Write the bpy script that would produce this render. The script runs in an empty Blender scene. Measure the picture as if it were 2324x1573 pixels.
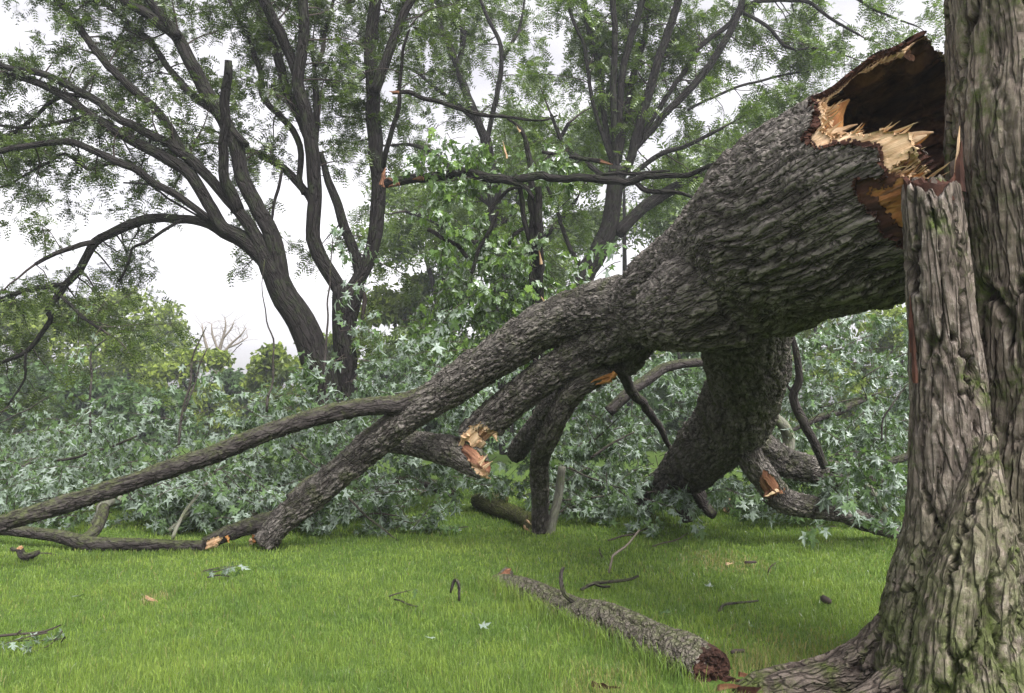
import bpy, math
import numpy as np
from mathutils import Vector, Matrix

R = math.radians
rng = np.random.default_rng(11)
SC = bpy.context.scene
COL = SC.collection

# ------------------------------------------------------------------ camera
PW, PH, FPX = 2323.0, 1573.0, 1745.0
CAMZ = 1.3
PITCH = math.atan((940 - PH / 2) / FPX)
cam_d = bpy.data.cameras.new('camera')
cam_d.sensor_width = 36.0
cam_d.lens = 36.0 * FPX / PW
cam_d.clip_start = 0.05
cam_d.clip_end = 2000
cam = bpy.data.objects.new('camera', cam_d)
COL.objects.link(cam)
cam.location = (0, 0, CAMZ)
cam.rotation_euler = (math.pi / 2 + PITCH, 0, 0)
SC.camera = cam

# ------------------------------------------------------------------ sky, sun, exposure
SUN_EL, SUN_AZ = R(52), R(150)          # azimuth measured from +Y towards +X : behind and right of the camera
world = bpy.data.worlds.new('World')
SC.world = world
world.use_nodes = True
nt = world.node_tree
nt.nodes.clear()
wo = nt.nodes.new('ShaderNodeOutputWorld')
bg = nt.nodes.new('ShaderNodeBackground')
sky = nt.nodes.new('ShaderNodeTexSky')
sky.sky_type = 'NISHITA'
sky.sun_disc = False
sky.sun_elevation = SUN_EL
sky.sun_rotation = SUN_AZ
sky.dust_density = 4.0
hs = nt.nodes.new('ShaderNodeHueSaturation')
hs.inputs['Saturation'].default_value = 0.10
tc = nt.nodes.new('ShaderNodeTexCoord')
mp = nt.nodes.new('ShaderNodeMapping')
mp.inputs['Scale'].default_value = (1.6, 1.6, 5.0)
cn = nt.nodes.new('ShaderNodeTexNoise')
cn.inputs['Scale'].default_value = 2.2
cn.inputs['Detail'].default_value = 6
cr = nt.nodes.new('ShaderNodeValToRGB')
cr.color_ramp.elements[0].position = 0.36
cr.color_ramp.elements[0].color = (0.78, 0.755, 0.79, 1)
cr.color_ramp.elements[1].position = 0.60
cr.color_ramp.elements[1].color = (1.02, 0.985, 1.0, 1)
mx = nt.nodes.new('ShaderNodeMix')
mx.data_type = 'RGBA'
mx.blend_type = 'MULTIPLY'
mx.inputs[0].default_value = 1.0
nt.links.new(tc.outputs['Generated'], mp.inputs['Vector'])
nt.links.new(mp.outputs[0], cn.inputs['Vector'])
nt.links.new(cn.outputs[0], cr.inputs[0])
nt.links.new(sky.outputs[0], hs.inputs['Color'])
nt.links.new(hs.outputs[0], mx.inputs[6])
nt.links.new(cr.outputs[0], mx.inputs[7])
nt.links.new(mx.outputs[2], bg.inputs['Color'])
bg.inputs['Strength'].default_value = 0.15
nt.links.new(bg.outputs[0], wo.inputs[0])

sun_d = bpy.data.lights.new('sun', 'SUN')
sun_d.energy = 1.45
sun_d.angle = R(28)
sun_d.color = (1.0, 0.965, 0.92)
sun = bpy.data.objects.new('sun', sun_d)
COL.objects.link(sun)
sd = Vector((math.sin(SUN_AZ) * math.cos(SUN_EL), math.cos(SUN_AZ) * math.cos(SUN_EL), math.sin(SUN_EL)))
sun.rotation_euler = sd.to_track_quat('Z', 'Y').to_euler()

SC.view_settings.view_transform = 'Standard'
SC.view_settings.look = 'None'
SC.view_settings.gamma = 1
SC.view_settings.use_curve_mapping = False
SC.view_settings.exposure = 1.45
SC.render.engine = 'CYCLES'
SC.cycles.use_denoising = True
SC.cycles.max_bounces = 6
SC.cycles.diffuse_bounces = 5
SC.cycles.glossy_bounces = 2
SC.cycles.transmission_bounces = 4
SC.cycles.volume_bounces = 0
SC.cycles.sample_clamp_indirect = 6
SC.cycles.caustics_reflective = False
SC.cycles.caustics_refractive = False

# ------------------------------------------------------------------ pixel -> place
CP, SP = math.cos(PITCH), math.sin(PITCH)
FWD = np.array([0, CP, SP]); UP = np.array([0, -SP, CP]); RT = np.array([1.0, 0, 0])
CAM = np.array([0, 0, CAMZ])


def at(px, py, d):
    return CAM + d * (FWD + RT * ((px - PW / 2) / FPX) + UP * ((PH / 2 - py) / FPX))


def gdepth(py, z=0.0):
    return (z - CAMZ) / (SP + CP * (PH / 2 - py) / FPX)


def gr(px, py, z=0.0):
    return at(px, py, gdepth(py, z))


def project(V):
    v = V - CAM
    d = v @ FWD
    return PW / 2 + FPX * (v @ RT) / d, PH / 2 - FPX * (v @ UP) / d, d


# ------------------------------------------------------------------ noise
def _hash(ix, iy, iz, seed):
    h = (ix.astype(np.uint32) * np.uint32(374761393) + iy.astype(np.uint32) * np.uint32(668265263)
         + iz.astype(np.uint32) * np.uint32(2246822519) + np.uint32((seed * 3266489917 + 12345) & 0xffffffff))
    h = (h ^ (h >> np.uint32(13))) * np.uint32(1274126177)
    h = (h ^ (h >> np.uint32(15))) * np.uint32(2246822519)
    return h ^ (h >> np.uint32(16))


def hf(ix, iy, iz, seed):
    return _hash(ix, iy, iz, seed).astype(np.float64) / 4294967295.0


def vnoise(P, seed=0):
    f = np.floor(P)
    i = f.astype(np.int64)
    t = P - f
    t = t * t * (3 - 2 * t)
    out = np.zeros(len(P))
    for a in (0, 1):
        wx = t[:, 0] if a else 1 - t[:, 0]
        for b in (0, 1):
            wy = t[:, 1] if b else 1 - t[:, 1]
            for c in (0, 1):
                wz = t[:, 2] if c else 1 - t[:, 2]
                out += wx * wy * wz * hf(i[:, 0] + a, i[:, 1] + b, i[:, 2] + c, seed)
    return out * 2 - 1


def fbm(P, octv=3, seed=0):
    o = np.zeros(len(P)); a = 1.0; n = 0
    Q = P.copy()
    for k in range(octv):
        o += a * vnoise(Q, seed + k); n += a
        a *= 0.5; Q = Q * 2.03 + 7.1
    return o / n


def worley(P, seed=0):
    f = np.floor(P); i = f.astype(np.int64)
    F1 = np.full(len(P), 9.0); F2 = np.full(len(P), 9.0)
    rid = np.zeros(len(P)); dz = np.zeros(len(P))
    for a in (-1, 0, 1):
        for b in (-1, 0, 1):
            for c in (-1, 0, 1):
                x, y, z = i[:, 0] + a, i[:, 1] + b, i[:, 2] + c
                r1 = hf(x, y, z, seed); r2 = hf(x, y, z, seed + 17); r3 = hf(x, y, z, seed + 31)
                ex = x + r1 - P[:, 0]; ey = y + r2 - P[:, 1]; ez = z + r3 - P[:, 2]
                d = ex * ex + ey * ey + ez * ez
                c1 = d < F1
                F2 = np.where(c1, F1, np.minimum(F2, d))
                rid = np.where(c1, (r1 * 7.3 + r2 * 3.1) % 1.0, rid)
                dz = np.where(c1, -ez, dz)
                F1 = np.where(c1, d, F1)
    return np.sqrt(F1), np.sqrt(F2), rid, dz


def sstep(x, a, b):
    t = np.clip((x - a) / (b - a), 0, 1)
    return t * t * (3 - 2 * t)


# ------------------------------------------------------------------ mesh + tag helpers
def mesh_np(name, V, polys, mat, smooth=True, attrs=None, midx=None):
    me = bpy.data.meshes.new(name)
    V = np.asarray(V, np.float32)
    if not isinstance(polys, list):
        polys = [polys]
    polys = [np.asarray(p, np.int32) for p in polys if len(p)]
    loops = np.concatenate([p.ravel() for p in polys])
    sizes = np.concatenate([np.full(len(p), p.shape[1], np.int32) for p in polys])
    me.vertices.add(len(V)); me.vertices.foreach_set('co', V.ravel())
    me.loops.add(len(loops)); me.loops.foreach_set('vertex_index', loops)
    me.polygons.add(len(sizes))
    st = np.zeros(len(sizes), np.int32); st[1:] = np.cumsum(sizes)[:-1]
    me.polygons.foreach_set('loop_start', st)
    me.polygons.foreach_set('use_smooth', np.full(len(sizes), smooth, bool))
    for m in (mat if isinstance(mat, (list, tuple)) else [mat]):
        me.materials.append(m)
    if midx is not None:
        me.polygons.foreach_set('material_index', np.asarray(midx, np.int32))
    me.update(calc_edges=True)
    for k, a in (attrs or {}).items():
        a = np.asarray(a, np.float32)
        if a.ndim == 2:
            at_ = me.attributes.new(k, 'FLOAT_VECTOR', 'POINT'); at_.data.foreach_set('vector', a.ravel())
        else:
            at_ = me.attributes.new(k, 'FLOAT', 'POINT'); at_.data.foreach_set('value', a)
    return me


def link(name, data, parent=None):
    o = bpy.data.objects.new(name, data)
    COL.objects.link(o)
    if parent is not None:
        o.parent = parent
        o.matrix_parent_inverse = Matrix.Translation(-parent.location)
    return o


def tag(o, label=None, cat=None, group=None, kind=None):
    if label: o['label'] = label
    if cat: o['category'] = cat
    if group: o['group'] = group
    if kind: o['kind'] = kind
    return o


def thing(name, label, cat, loc=(0, 0, 0), group=None):
    o = bpy.data.objects.new(name, None)
    COL.objects.link(o)
    o.location = Vector([float(c) for c in loc])
    o.empty_display_size = 0.1
    return tag(o, label, cat, group)


def part(name, parent, V, polys, mat, smooth=True, attrs=None, kind=None, label=None):
    o = link(name, mesh_np(name, V, polys, mat, smooth, attrs), parent)
    if kind: o['kind'] = kind
    if label: o['label'] = label
    return o


# ------------------------------------------------------------------ tubes
def resample(P, r, step):
    """catmull-rom through the points, about one sample per step"""
    P = np.asarray(P, float); r = np.asarray(r, float)
    Q = np.vstack([2 * P[0] - P[1], P, 2 * P[-1] - P[-2]])
    q = np.concatenate([[r[0]], r, [r[-1]]])
    oP, orr = [], []
    for k in range(len(P) - 1):
        n = max(2, int(np.linalg.norm(P[k + 1] - P[k]) / step))
        t = (np.arange(n) / n)[:, None]
        a, b, c, d = Q[k], Q[k + 1], Q[k + 2], Q[k + 3]
        oP.append(0.5 * (2 * b + (c - a) * t + (2 * a - 5 * b + 4 * c - d) * t ** 2 + (3 * b - a - 3 * c + d) * t ** 3))
        t = t[:, 0]
        orr.append(q[k + 1] * (1 - t) + q[k + 2] * t)
    oP.append(P[-1:]); orr.append(r[-1:])
    return np.vstack(oP), np.concatenate(orr)


def frames(P):
    T = np.gradient(P, axis=0)
    T /= np.linalg.norm(T, axis=1)[:, None] + 1e-12
    N = np.zeros_like(T)
    a = np.array([0, 0, 1.0]) if abs(T[0, 2]) < 0.9 else np.array([1.0, 0, 0])
    n = a - T[0] * (a @ T[0]); n /= np.linalg.norm(n)
    for k in range(len(P)):
        n = n - T[k] * (n @ T[k]); n /= np.linalg.norm(n) + 1e-12
        N[k] = n
    B = np.cross(T, N)
    s = np.concatenate([[0], np.cumsum(np.linalg.norm(np.diff(P, axis=0), axis=1))])
    return T, N, B, s


def tube(P, r, nseg, cap=True, lump=0.0, seed=0):
    """closed tube along P; returns verts, [quads, tris], bq coords"""
    T, N, B, s = frames(P)
    th = np.linspace(0, 2 * np.pi, nseg, endpoint=False)
    c, si = np.cos(th), np.sin(th)
    rr = np.repeat(r[:, None], nseg, 1)
    if lump:
        X = np.stack([np.repeat(c[None], len(P), 0).ravel() * 1.2, np.repeat(si[None], len(P), 0).ravel() * 1.2,
                      np.repeat((s / (np.mean(r) * 3 + 1e-6))[:, None], nseg, 1).ravel()], 1)
        rr = rr * (1 + lump * fbm(X + seed * 3.7, 3, seed).reshape(rr.shape))
    V = P[:, None, :] + rr[:, :, None] * (N[:, None, :] * c[None, :, None] + B[:, None, :] * si[None, :, None])
    bq = np.stack([rr * c[None], rr * si[None], np.repeat(s[:, None], nseg, 1)], 2)
    n = len(P)
    i = np.arange(n - 1)[:, None] * nseg; j = np.arange(nseg)[None, :]; j2 = (j + 1) % nseg
    quads = np.stack([i + j, i + j2, i + nseg + j2, i + nseg + j], 2).reshape(-1, 4)
    V = V.reshape(-1, 3); bq = bq.reshape(-1, 3)
    tris = np.zeros((0, 3), int)
    if cap:
        m = len(V)
        V = np.vstack([V, P[0], P[-1]]); bq = np.vstack([bq, [0, 0, 0], [0, 0, s[-1]]])
        j = np.arange(nseg); j2 = (j + 1) % nseg
        tris = np.vstack([np.stack([j2, j, np.full(nseg, m)], 1),
                          np.stack([(n - 1) * nseg + j, (n - 1) * nseg + j2, np.full(nseg, m + 1)], 1)])
    return V, quads, tris, bq


class Bag:
    """collects geometry of ONE object"""
    def __init__(self):
        self.V, self.Q, self.T, self.A, self.n = [], [], [], {}, 0

    def add(self, V, Q=None, T=None, **attrs):
        if Q is not None and len(Q): self.Q.append(np.asarray(Q) + self.n)
        if T is not None and len(T): self.T.append(np.asarray(T) + self.n)
        self.V.append(np.asarray(V, float)); self.n += len(V)
        for k, a in attrs.items(): self.A.setdefault(k, []).append(a)

    def polys(self):
        out = []
        if self.Q: out.append(np.vstack(self.Q))
        if self.T: out.append(np.vstack(self.T))
        return out

    def build(self, name, mat, parent=None, smooth=True, kind=None, label=None):
        if not self.n: return None
        A = {k: np.concatenate(v) for k, v in self.A.items()}
        o = link(name, mesh_np(name, np.vstack(self.V), self.polys(), mat, smooth, A), parent)
        if kind: o['kind'] = kind
        if label: o['label'] = label
        return o


def dline(pts, d=None):
    """list of (px, py, depth, r_px) -> points, radii in metres"""
    P = np.array([at(p[0], p[1], p[2]) for p in pts]); r = np.array([p[3] * p[2] / FPX for p in pts])
    return P, r


# ------------------------------------------------------------------ materials
class NT:
    def __init__(self, name):
        self.m = bpy.data.materials.new(name); self.m.use_nodes = True
        self.t = self.m.node_tree; self.t.nodes.clear()
        self.out = self.t.nodes.new('ShaderNodeOutputMaterial')

    def n(self, typ, **kw):
        x = self.t.nodes.new('ShaderNode' + typ)
        for k, v in kw.items(): setattr(x, k, v)
        return x

    def l(self, a, b): self.t.links.new(a, b)

    def val(self, sock, v):
        if hasattr(v, 'links') or isinstance(v, bpy.types.NodeSocket): self.l(v, sock)
        else: sock.default_value = v

    def attr(self, name, out='Vector'):
        a = self.n('Attribute'); a.attribute_name = name
        return a.outputs[out]

    def scale(self, vec, s):
        m = self.n('Mapping'); self.l(vec, m.inputs['Vector']); m.inputs['Scale'].default_value = s
        return m.outputs[0]

    def noise(self, vec, scale, detail=4, rough=0.55, dist=0.0):
        x = self.n('TexNoise'); self.l(vec, x.inputs['Vector'])
        x.inputs['Scale'].default_value = scale; x.inputs['Detail'].default_value = detail
        x.inputs['Roughness'].default_value = rough; x.inputs['Distortion'].default_value = dist
        return x.outputs[0]

    def voro(self, vec, scale, feature='DISTANCE_TO_EDGE', out='Distance'):
        x = self.n('TexVoronoi', feature=feature); self.l(vec, x.inputs['Vector'])
        x.inputs['Scale'].default_value = scale
        return x.outputs[out]

    def ramp(self, v, stops):
        x = self.n('ValToRGB'); self.l(v, x.inputs[0])
        e = x.color_ramp.elements
        while len(e) < len(stops): e.new(0.5)
        for k, (p, c) in enumerate(stops):
            e[k].position = p; e[k].color = (*c, 1) if len(c) == 3 else c
        return x.outputs[0]

    def fr(self, v, a, b, lo=0.0, hi=1.0):
        x = self.n('MapRange'); self.l(v, x.inputs[0])
        x.inputs[1].default_value = a; x.inputs[2].default_value = b
        x.inputs[3].default_value = lo; x.inputs[4].default_value = hi
        return x.outputs[0]

    def mix(self, f, a, b, mode='MIX'):
        x = self.n('Mix'); x.data_type = 'RGBA'; x.blend_type = mode
        self.val(x.inputs[0], f)
        for s, v in ((x.inputs[6], a), (x.inputs[7], b)):
            if isinstance(v, tuple): s.default_value = (*v, 1) if len(v) == 3 else v
            else: self.l(v, s)
        return x.outputs[2]

    def math(self, op, a, b=0.0):
        x = self.n('Math', operation=op); self.val(x.inputs[0], a); self.val(x.inputs[1], b)
        return x.outputs[0]

    def bump(self, h, strength, dist, normal=None):
        x = self.n('Bump'); self.l(h, x.inputs['Height'])
        x.inputs['Strength'].default_value = strength; x.inputs['Distance'].default_value = dist
        if normal is not None: self.l(normal, x.inputs['Normal'])
        return x.outputs[0]

    def principled(self, col, rough=0.85, normal=None, spec=0.3):
        p = self.n('BsdfPrincipled')
        self.val(p.inputs['Base Color'], col if not isinstance(col, tuple) else (*col, 1))
        self.val(p.inputs['Roughness'], rough)
        p.inputs['Specular IOR Level'].default_value = spec
        if normal is not None: self.l(normal, p.inputs['Normal'])
        self.l(p.outputs[0], self.out.inputs[0])
        return self.m


def bark_mat(name, hi, lo, stretch, cell, moss=None, moss_amt=0.0, moss_up=0.0, moss_low=None, pale=None, bumpd=0.012, rough=0.9, fiss=0.75):
    """bq: coordinates along the grain, bh: height of the plate (1 outer face, 0 bottom of the furrow, coloured darker)"""
    t = NT(name)
    q = t.scale(t.attr('bq'), (1, 1, 1.0 / stretch))
    pos = t.n('NewGeometry')
    v1 = t.voro(q, 1.0 / cell)
    flake = t.fr(v1, 0.0, 0.10)
    wq = t.n('VectorMath', operation='ADD'); t.l(q, wq.inputs[0])
    wn = t.n('TexNoise'); t.l(q, wn.inputs['Vector']); wn.inputs['Scale'].default_value = 1.5 / cell; wn.inputs['Detail'].default_value = 3
    sc_ = t.n('VectorMath', operation='SCALE'); t.l(wn.outputs['Color'], sc_.inputs[0]); sc_.inputs['Scale'].default_value = cell * 0.55
    t.l(sc_.outputs[0], wq.inputs[1])
    fn_ = t.noise(wq.outputs[0], fiss / cell, 2, 0.5)
    fissure = t.fr(t.math('ABSOLUTE', t.math('SUBTRACT', fn_, 0.5)), 0.008, 0.062)
    crack = t.math('MULTIPLY', t.math('ADD', t.math('MULTIPLY', flake, 0.45), 0.55), fissure)
    n1 = t.noise(q, 2.2 / cell, 6, 0.65)
    n2 = t.noise(pos.outputs['Position'], 3.5, 4)
    n3 = t.noise(pos.outputs['Position'], 26.0, 5, 0.7)
    bh = t.attr('bh', 'Fac')
    f = t.math('MULTIPLY', t.fr(bh, 0.12, 0.62), t.math('ADD', t.math('MULTIPLY', crack, 0.75), 0.25))
    col = t.mix(f, lo, hi)  # furrow bottoms and cracks take the darker tone
    col = t.mix(t.fr(n1, 0.35, 0.7, 0.0, 0.55), col, tuple(c * 0.5 for c in hi))
    if pale:
        col = t.mix(t.math('MULTIPLY', t.fr(n3, 0.5, 0.66), t.math('MULTIPLY', f, t.fr(n2, 0.42, 0.62, 0.1, 0.9))), col, pale)
    if moss:
        g = t.fr(t.noise(pos.outputs['Position'], 5.0, 5, 0.7), 0.62 - 0.35 * moss_amt, 0.72 - 0.25 * moss_amt)
        g2 = t.math('MULTIPLY', g, t.fr(n3, 0.36, 0.56, 0.25, 1.0))
        sep = t.n('SeparateXYZ'); t.l(pos.outputs['Normal'], sep.inputs[0])
        if moss_up:
            up = t.math('MULTIPLY', t.fr(sep.outputs[2], 0.2, 0.95), t.fr(n3, 0.36, 0.55))
            g2 = t.math('MAXIMUM', t.math('MULTIPLY', g2, 0.75), t.math('MULTIPLY', up, moss_up))
        if moss_low is not None:
            sp = t.n('SeparateXYZ'); t.l(pos.outputs['Position'], sp.inputs[0])
            low = t.fr(sp.outputs[2], moss_low, 0.35, 0.0, 1.0)
            low = t.math('MULTIPLY', low, t.fr(t.noise(pos.outputs['Position'], 11.0, 6, 0.8), 0.36, 0.54))
            g2 = t.math('MAXIMUM', g2, t.math('MULTIPLY', low, 0.8))
        mcol = t.mix(t.fr(n3, 0.3, 0.7), tuple(c * 0.6 for c in moss), tuple(c * 1.35 for c in moss))
        col = t.mix(g2, col, mcol)
    n4 = t.noise(q, 6.0 / cell, 4, 0.7)
    h = t.math('ADD', t.math('MULTIPLY', crack, 1.6), t.math('ADD', t.math('MULTIPLY', n4, 0.5), t.math('ADD', t.math('MULTIPLY', n1, 0.9), t.math('MULTIPLY', n3, 0.35))))
    col = t.mix(t.fr(n4, 0.36, 0.60, 0.38, 0.0), col, lo)
    nb = t.bump(h, 1.0, bumpd)
    return t.principled(col, rough, nb, 0.14)


def leaf_mat(name, top, back=None, var=0.35, trans=0.35, gloss=0.06, yellow=None):
    t = NT(name)
    rv = t.attr('rv', 'Fac')
    oi = t.n('ObjectInfo')
    rv2 = t.math('FRACT', t.math('ADD', rv, oi.outputs['Random']))
    ctop = t.mix(rv2, tuple(c * (1 - var) for c in top), tuple(c * (1 + var) for c in (yellow or top)))
    if back:
        g = t.n('NewGeometry')
        cb = t.mix(rv2, tuple(c * (1 - var * .6) for c in back), tuple(c * (1 + var * .5) for c in back))
        col = t.mix(g.outputs['Backfacing'], ctop, cb)
    else:
        col = ctop
    d = t.n('BsdfDiffuse'); t.l(col, d.inputs[0])
    tr = t.n('BsdfTranslucent')
    t.l(t.mix(1.0, ctop, (1.0, 1.12, 0.55), 'MULTIPLY'), tr.inputs[0])
    m1 = t.n('MixShader'); m1.inputs[0].default_value = trans
    t.l(d.outputs[0], m1.inputs[1]); t.l(tr.outputs[0], m1.inputs[2])
    gl = t.n('BsdfGlossy'); gl.inputs['Roughness'].default_value = 0.45
    gl.inputs['Color'].default_value = (0.9, 0.95, 0.92, 1)
    fz = t.n('Fresnel'); fz.inputs[0].default_value = 1.35
    m2 = t.n('MixShader'); t.l(t.math('MULTIPLY', fz.outputs[0], gloss * 8), m2.inputs[0])
    t.l(m1.outputs[0], m2.inputs[1]); t.l(gl.outputs[0], m2.inputs[2])
    t.l(m2.outputs[0], t.out.inputs[0])
    return t.m


def wood_mat(name, a, b, c, stretch=9.0, scale=26.0, rough=0.75):
    t = NT(name)
    q = t.scale(t.attr('bq'), (1, 1, 1.0 / stretch))
    n1 = t.noise(q, scale, 6, 0.7)
    n2 = t.noise(q, scale * 0.22, 3, 0.5, 0.5)
    col = t.ramp(n1, [(0.28, c), (0.46, b), (0.66, a)])
    col = t.mix(t.fr(n2, 0.48, 0.72, 0, 0.75), col, c)
    nb = t.bump(n1, 0.8, 0.012)
    return t.principled(col, rough, nb, 0.2)


M_FALLEN = bark_mat('bark_fallen', (0.225, 0.205, 0.185), (0.032, 0.027, 0.024), 3.0, 0.042, moss=(0.075, 0.090, 0.032), moss_amt=0.35,
                    moss_up=0.25, pale=(0.33, 0.305, 0.27), bumpd=0.022)
M_TRUNK = bark_mat('bark_fallen_trunk', (0.310, 0.280, 0.252), (0.030, 0.025, 0.022), 4.0, 0.044, moss=(0.075, 0.085, 0.035), moss_amt=0.05,
                   pale=(0.40, 0.365, 0.33), bumpd=0.026)
M_ROOT = bark_mat('bark_root', (0.190, 0.158, 0.132), (0.030, 0.022, 0.018), 3.0, 0.04, moss=(0.085, 0.112, 0.028), moss_amt=0.40, bumpd=0.02)
M_STEM = bark_mat('bark_stem', (0.265, 0.222, 0.185), (0.026, 0.019, 0.015), 7.0, 0.05, moss=(0.085, 0.115, 0.028), moss_amt=0.16, moss_low=1.1,
                  pale=(0.44, 0.40, 0.36), bumpd=0.028)
M_STAND = bark_mat('bark_standing', (0.325, 0.270, 0.222), (0.026, 0.019, 0.015), 7.0, 0.05, moss=(0.092, 0.128, 0.028), moss_amt=0.36,
                   moss_low=1.35, pale=(0.52, 0.465, 0.405), bumpd=0.028)
M_ROT = wood_mat('rotten_wood', (0.075, 0.038, 0.025), (0.030, 0.014, 0.010), (0.009, 0.006, 0.005), 2.0, 30.0, 0.95)
M_LOG = bark_mat('bark_log', (0.27, 0.235, 0.205), (0.035, 0.028, 0.022), 1.0, 0.04, moss=(0.125, 0.160, 0.050), moss_amt=0.18, moss_up=0.6,
                 pale=(0.30, 0.27, 0.24), bumpd=0.022)
M_DARK = bark_mat('bark_dark', (0.075, 0.066, 0.062), (0.020, 0.017, 0.016), 3.0, 0.05, moss=(0.085, 0.105, 0.035), moss_amt=0.2, moss_up=0.75,
                  bumpd=0.008)
M_MOSSY = bark_mat('bark_mossy', (0.11, 0.095, 0.075), (0.03, 0.024, 0.018), 2.0, 0.04, moss=(0.10, 0.125, 0.028), moss_amt=0.8, moss_up=1.0,
                   bumpd=0.012)
M_PALE = bark_mat('bark_pale', (0.25, 0.25, 0.21), (0.12, 0.115, 0.095), 3.0, 0.05, moss=(0.15, 0.18, 0.08), moss_amt=0.5, moss_up=0.4, bumpd=0.003)
M_LOCUST = bark_mat('bark_locust', (0.036, 0.032, 0.030), (0.014, 0.012, 0.012), 6.0, 0.07, moss=(0.036, 0.050, 0.020), moss_amt=0.36, moss_up=0.3,
                    bumpd=0.03)
M_TWIG = NT('twig_bark').principled((0.045, 0.036, 0.031), 0.85, None, 0.2)
M_TWIGP = NT('twig_pale').principled((0.20, 0.175, 0.14), 0.85, None, 0.2)
M_WOOD = wood_mat('torn_wood_pale', (0.66, 0.51, 0.34), (0.50, 0.34, 0.20), (0.25, 0.12, 0.055), 9.0, 34.0)
M_TAN = wood_mat('torn_wood_tan', (0.46, 0.30, 0.18), (0.34, 0.19, 0.10), (0.17, 0.075, 0.04), 8.0, 30.0)
M_ORANGE = wood_mat('torn_wood_orange', (0.50, 0.27, 0.10), (0.34, 0.145, 0.045), (0.11, 0.038, 0.016), 5.0, 34.0)
M_REDWOOD = wood_mat('torn_wood_red', (0.32, 0.18, 0.105), (0.18, 0.082, 0.046), (0.07, 0.028, 0.017))
M_DECAY = wood_mat('decayed_wood', (0.22, 0.115, 0.065), (0.085, 0.042, 0.026), (0.020, 0.010, 0.008), 2.5, 16.0, 0.95)
M_INNER = wood_mat('inner_bark', (0.105, 0.047, 0.030), (0.046, 0.019, 0.013), (0.015, 0.008, 0.006), 3.0, 20.0, 0.9)

M_SILVER = leaf_mat('leaf_silver_maple', (0.125, 0.196, 0.085), (0.275, 0.345, 0.280), 0.40, 0.44, 0.03)
M_GREEN = leaf_mat('leaf_green_maple', (0.090, 0.180, 0.034), (0.150, 0.235, 0.095), 0.40, 0.38, 0.06, yellow=(0.120, 0.200, 0.030))
M_LOCLEAF = leaf_mat('leaf_locust', (0.048, 0.084, 0.026), None, 0.45, 0.42, 0.03, yellow=(0.098, 0.140, 0.032))
M_LOCLEAF2 = leaf_mat('leaf_locust_back', (0.084, 0.145, 0.034), None, 0.40, 0.46, 0.03, yellow=(0.130, 0.190, 0.036))
M_FARLEAF = leaf_mat('leaf_far_yellowgreen', (0.150, 0.215, 0.045), None, 0.40, 0.42, 0.03, yellow=(0.205, 0.260, 0.045))
M_FARLEAF2 = leaf_mat('leaf_far_green', (0.085, 0.145, 0.055), None, 0.40, 0.38, 0.03)


def grass_mat():
    t = NT('grass_blades')
    g = t.n('NewGeometry'); pos = g.outputs['Position']
    rv = t.attr('rv', 'Fac')
    n1 = t.noise(pos, 0.9, 4)
    n2 = t.noise(pos, 4.5, 4)
    c = t.mix(rv, (0.100, 0.175, 0.028), (0.290, 0.400, 0.080))
    c = t.mix(t.fr(n2, 0.38, 0.66, 0, 0.65), c, (0.075, 0.150, 0.036))
    c = t.mix(t.fr(n1, 0.46, 0.68, 0, 0.55), c, (0.300, 0.390, 0.080))
    dry = t.attr('dry', 'Fac')
    c = t.mix(dry, c, (0.33, 0.27, 0.13))
    d = t.n('BsdfDiffuse'); t.l(c, d.inputs[0])
    tr = t.n('BsdfTranslucent'); t.l(t.mix(1.0, c, (1.1, 1.15, 0.6), 'MULTIPLY'), tr.inputs[0])
    m1 = t.n('MixShader'); m1.inputs[0].default_value = 0.42
    t.l(d.outputs[0], m1.inputs[1]); t.l(tr.outputs[0], m1.inputs[2])
    gl = t.n('BsdfGlossy'); gl.inputs['Roughness'].default_value = 0.4
    fz = t.n('Fresnel'); fz.inputs[0].default_value = 1.4
    m2 = t.n('MixShader'); t.l(t.math('MULTIPLY', fz.outputs[0], 0.55), m2.inputs[0])
    t.l(m1.outputs[0], m2.inputs[1]); t.l(gl.outputs[0], m2.inputs[2])
    t.l(m2.outputs[0], t.out.inputs[0])
    return t.m


def lawn_mat():
    t = NT('lawn_ground')
    g = t.n('NewGeometry'); pos = g.outputs['Position']
    n1 = t.noise(pos, 0.6, 4); n2 = t.noise(pos, 14.0, 5, 0.7); n3 = t.noise(pos, 90.0, 3)
    c = t.mix(t.fr(n2, 0.3, 0.7), (0.035, 0.070, 0.014), (0.085, 0.140, 0.028))
    c = t.mix(t.fr(n1, 0.4, 0.7, 0, 0.5), c, (0.11, 0.165, 0.034))
    c = t.mix(t.fr(n3, 0.55, 0.75, 0, 0.5), c, (0.055, 0.045, 0.022))
    return t.principled(c, 0.95, t.bump(n3, 0.6, 0.02), 0.1)


M_GRASS = grass_mat()
M_LAWN = lawn_mat()


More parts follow.
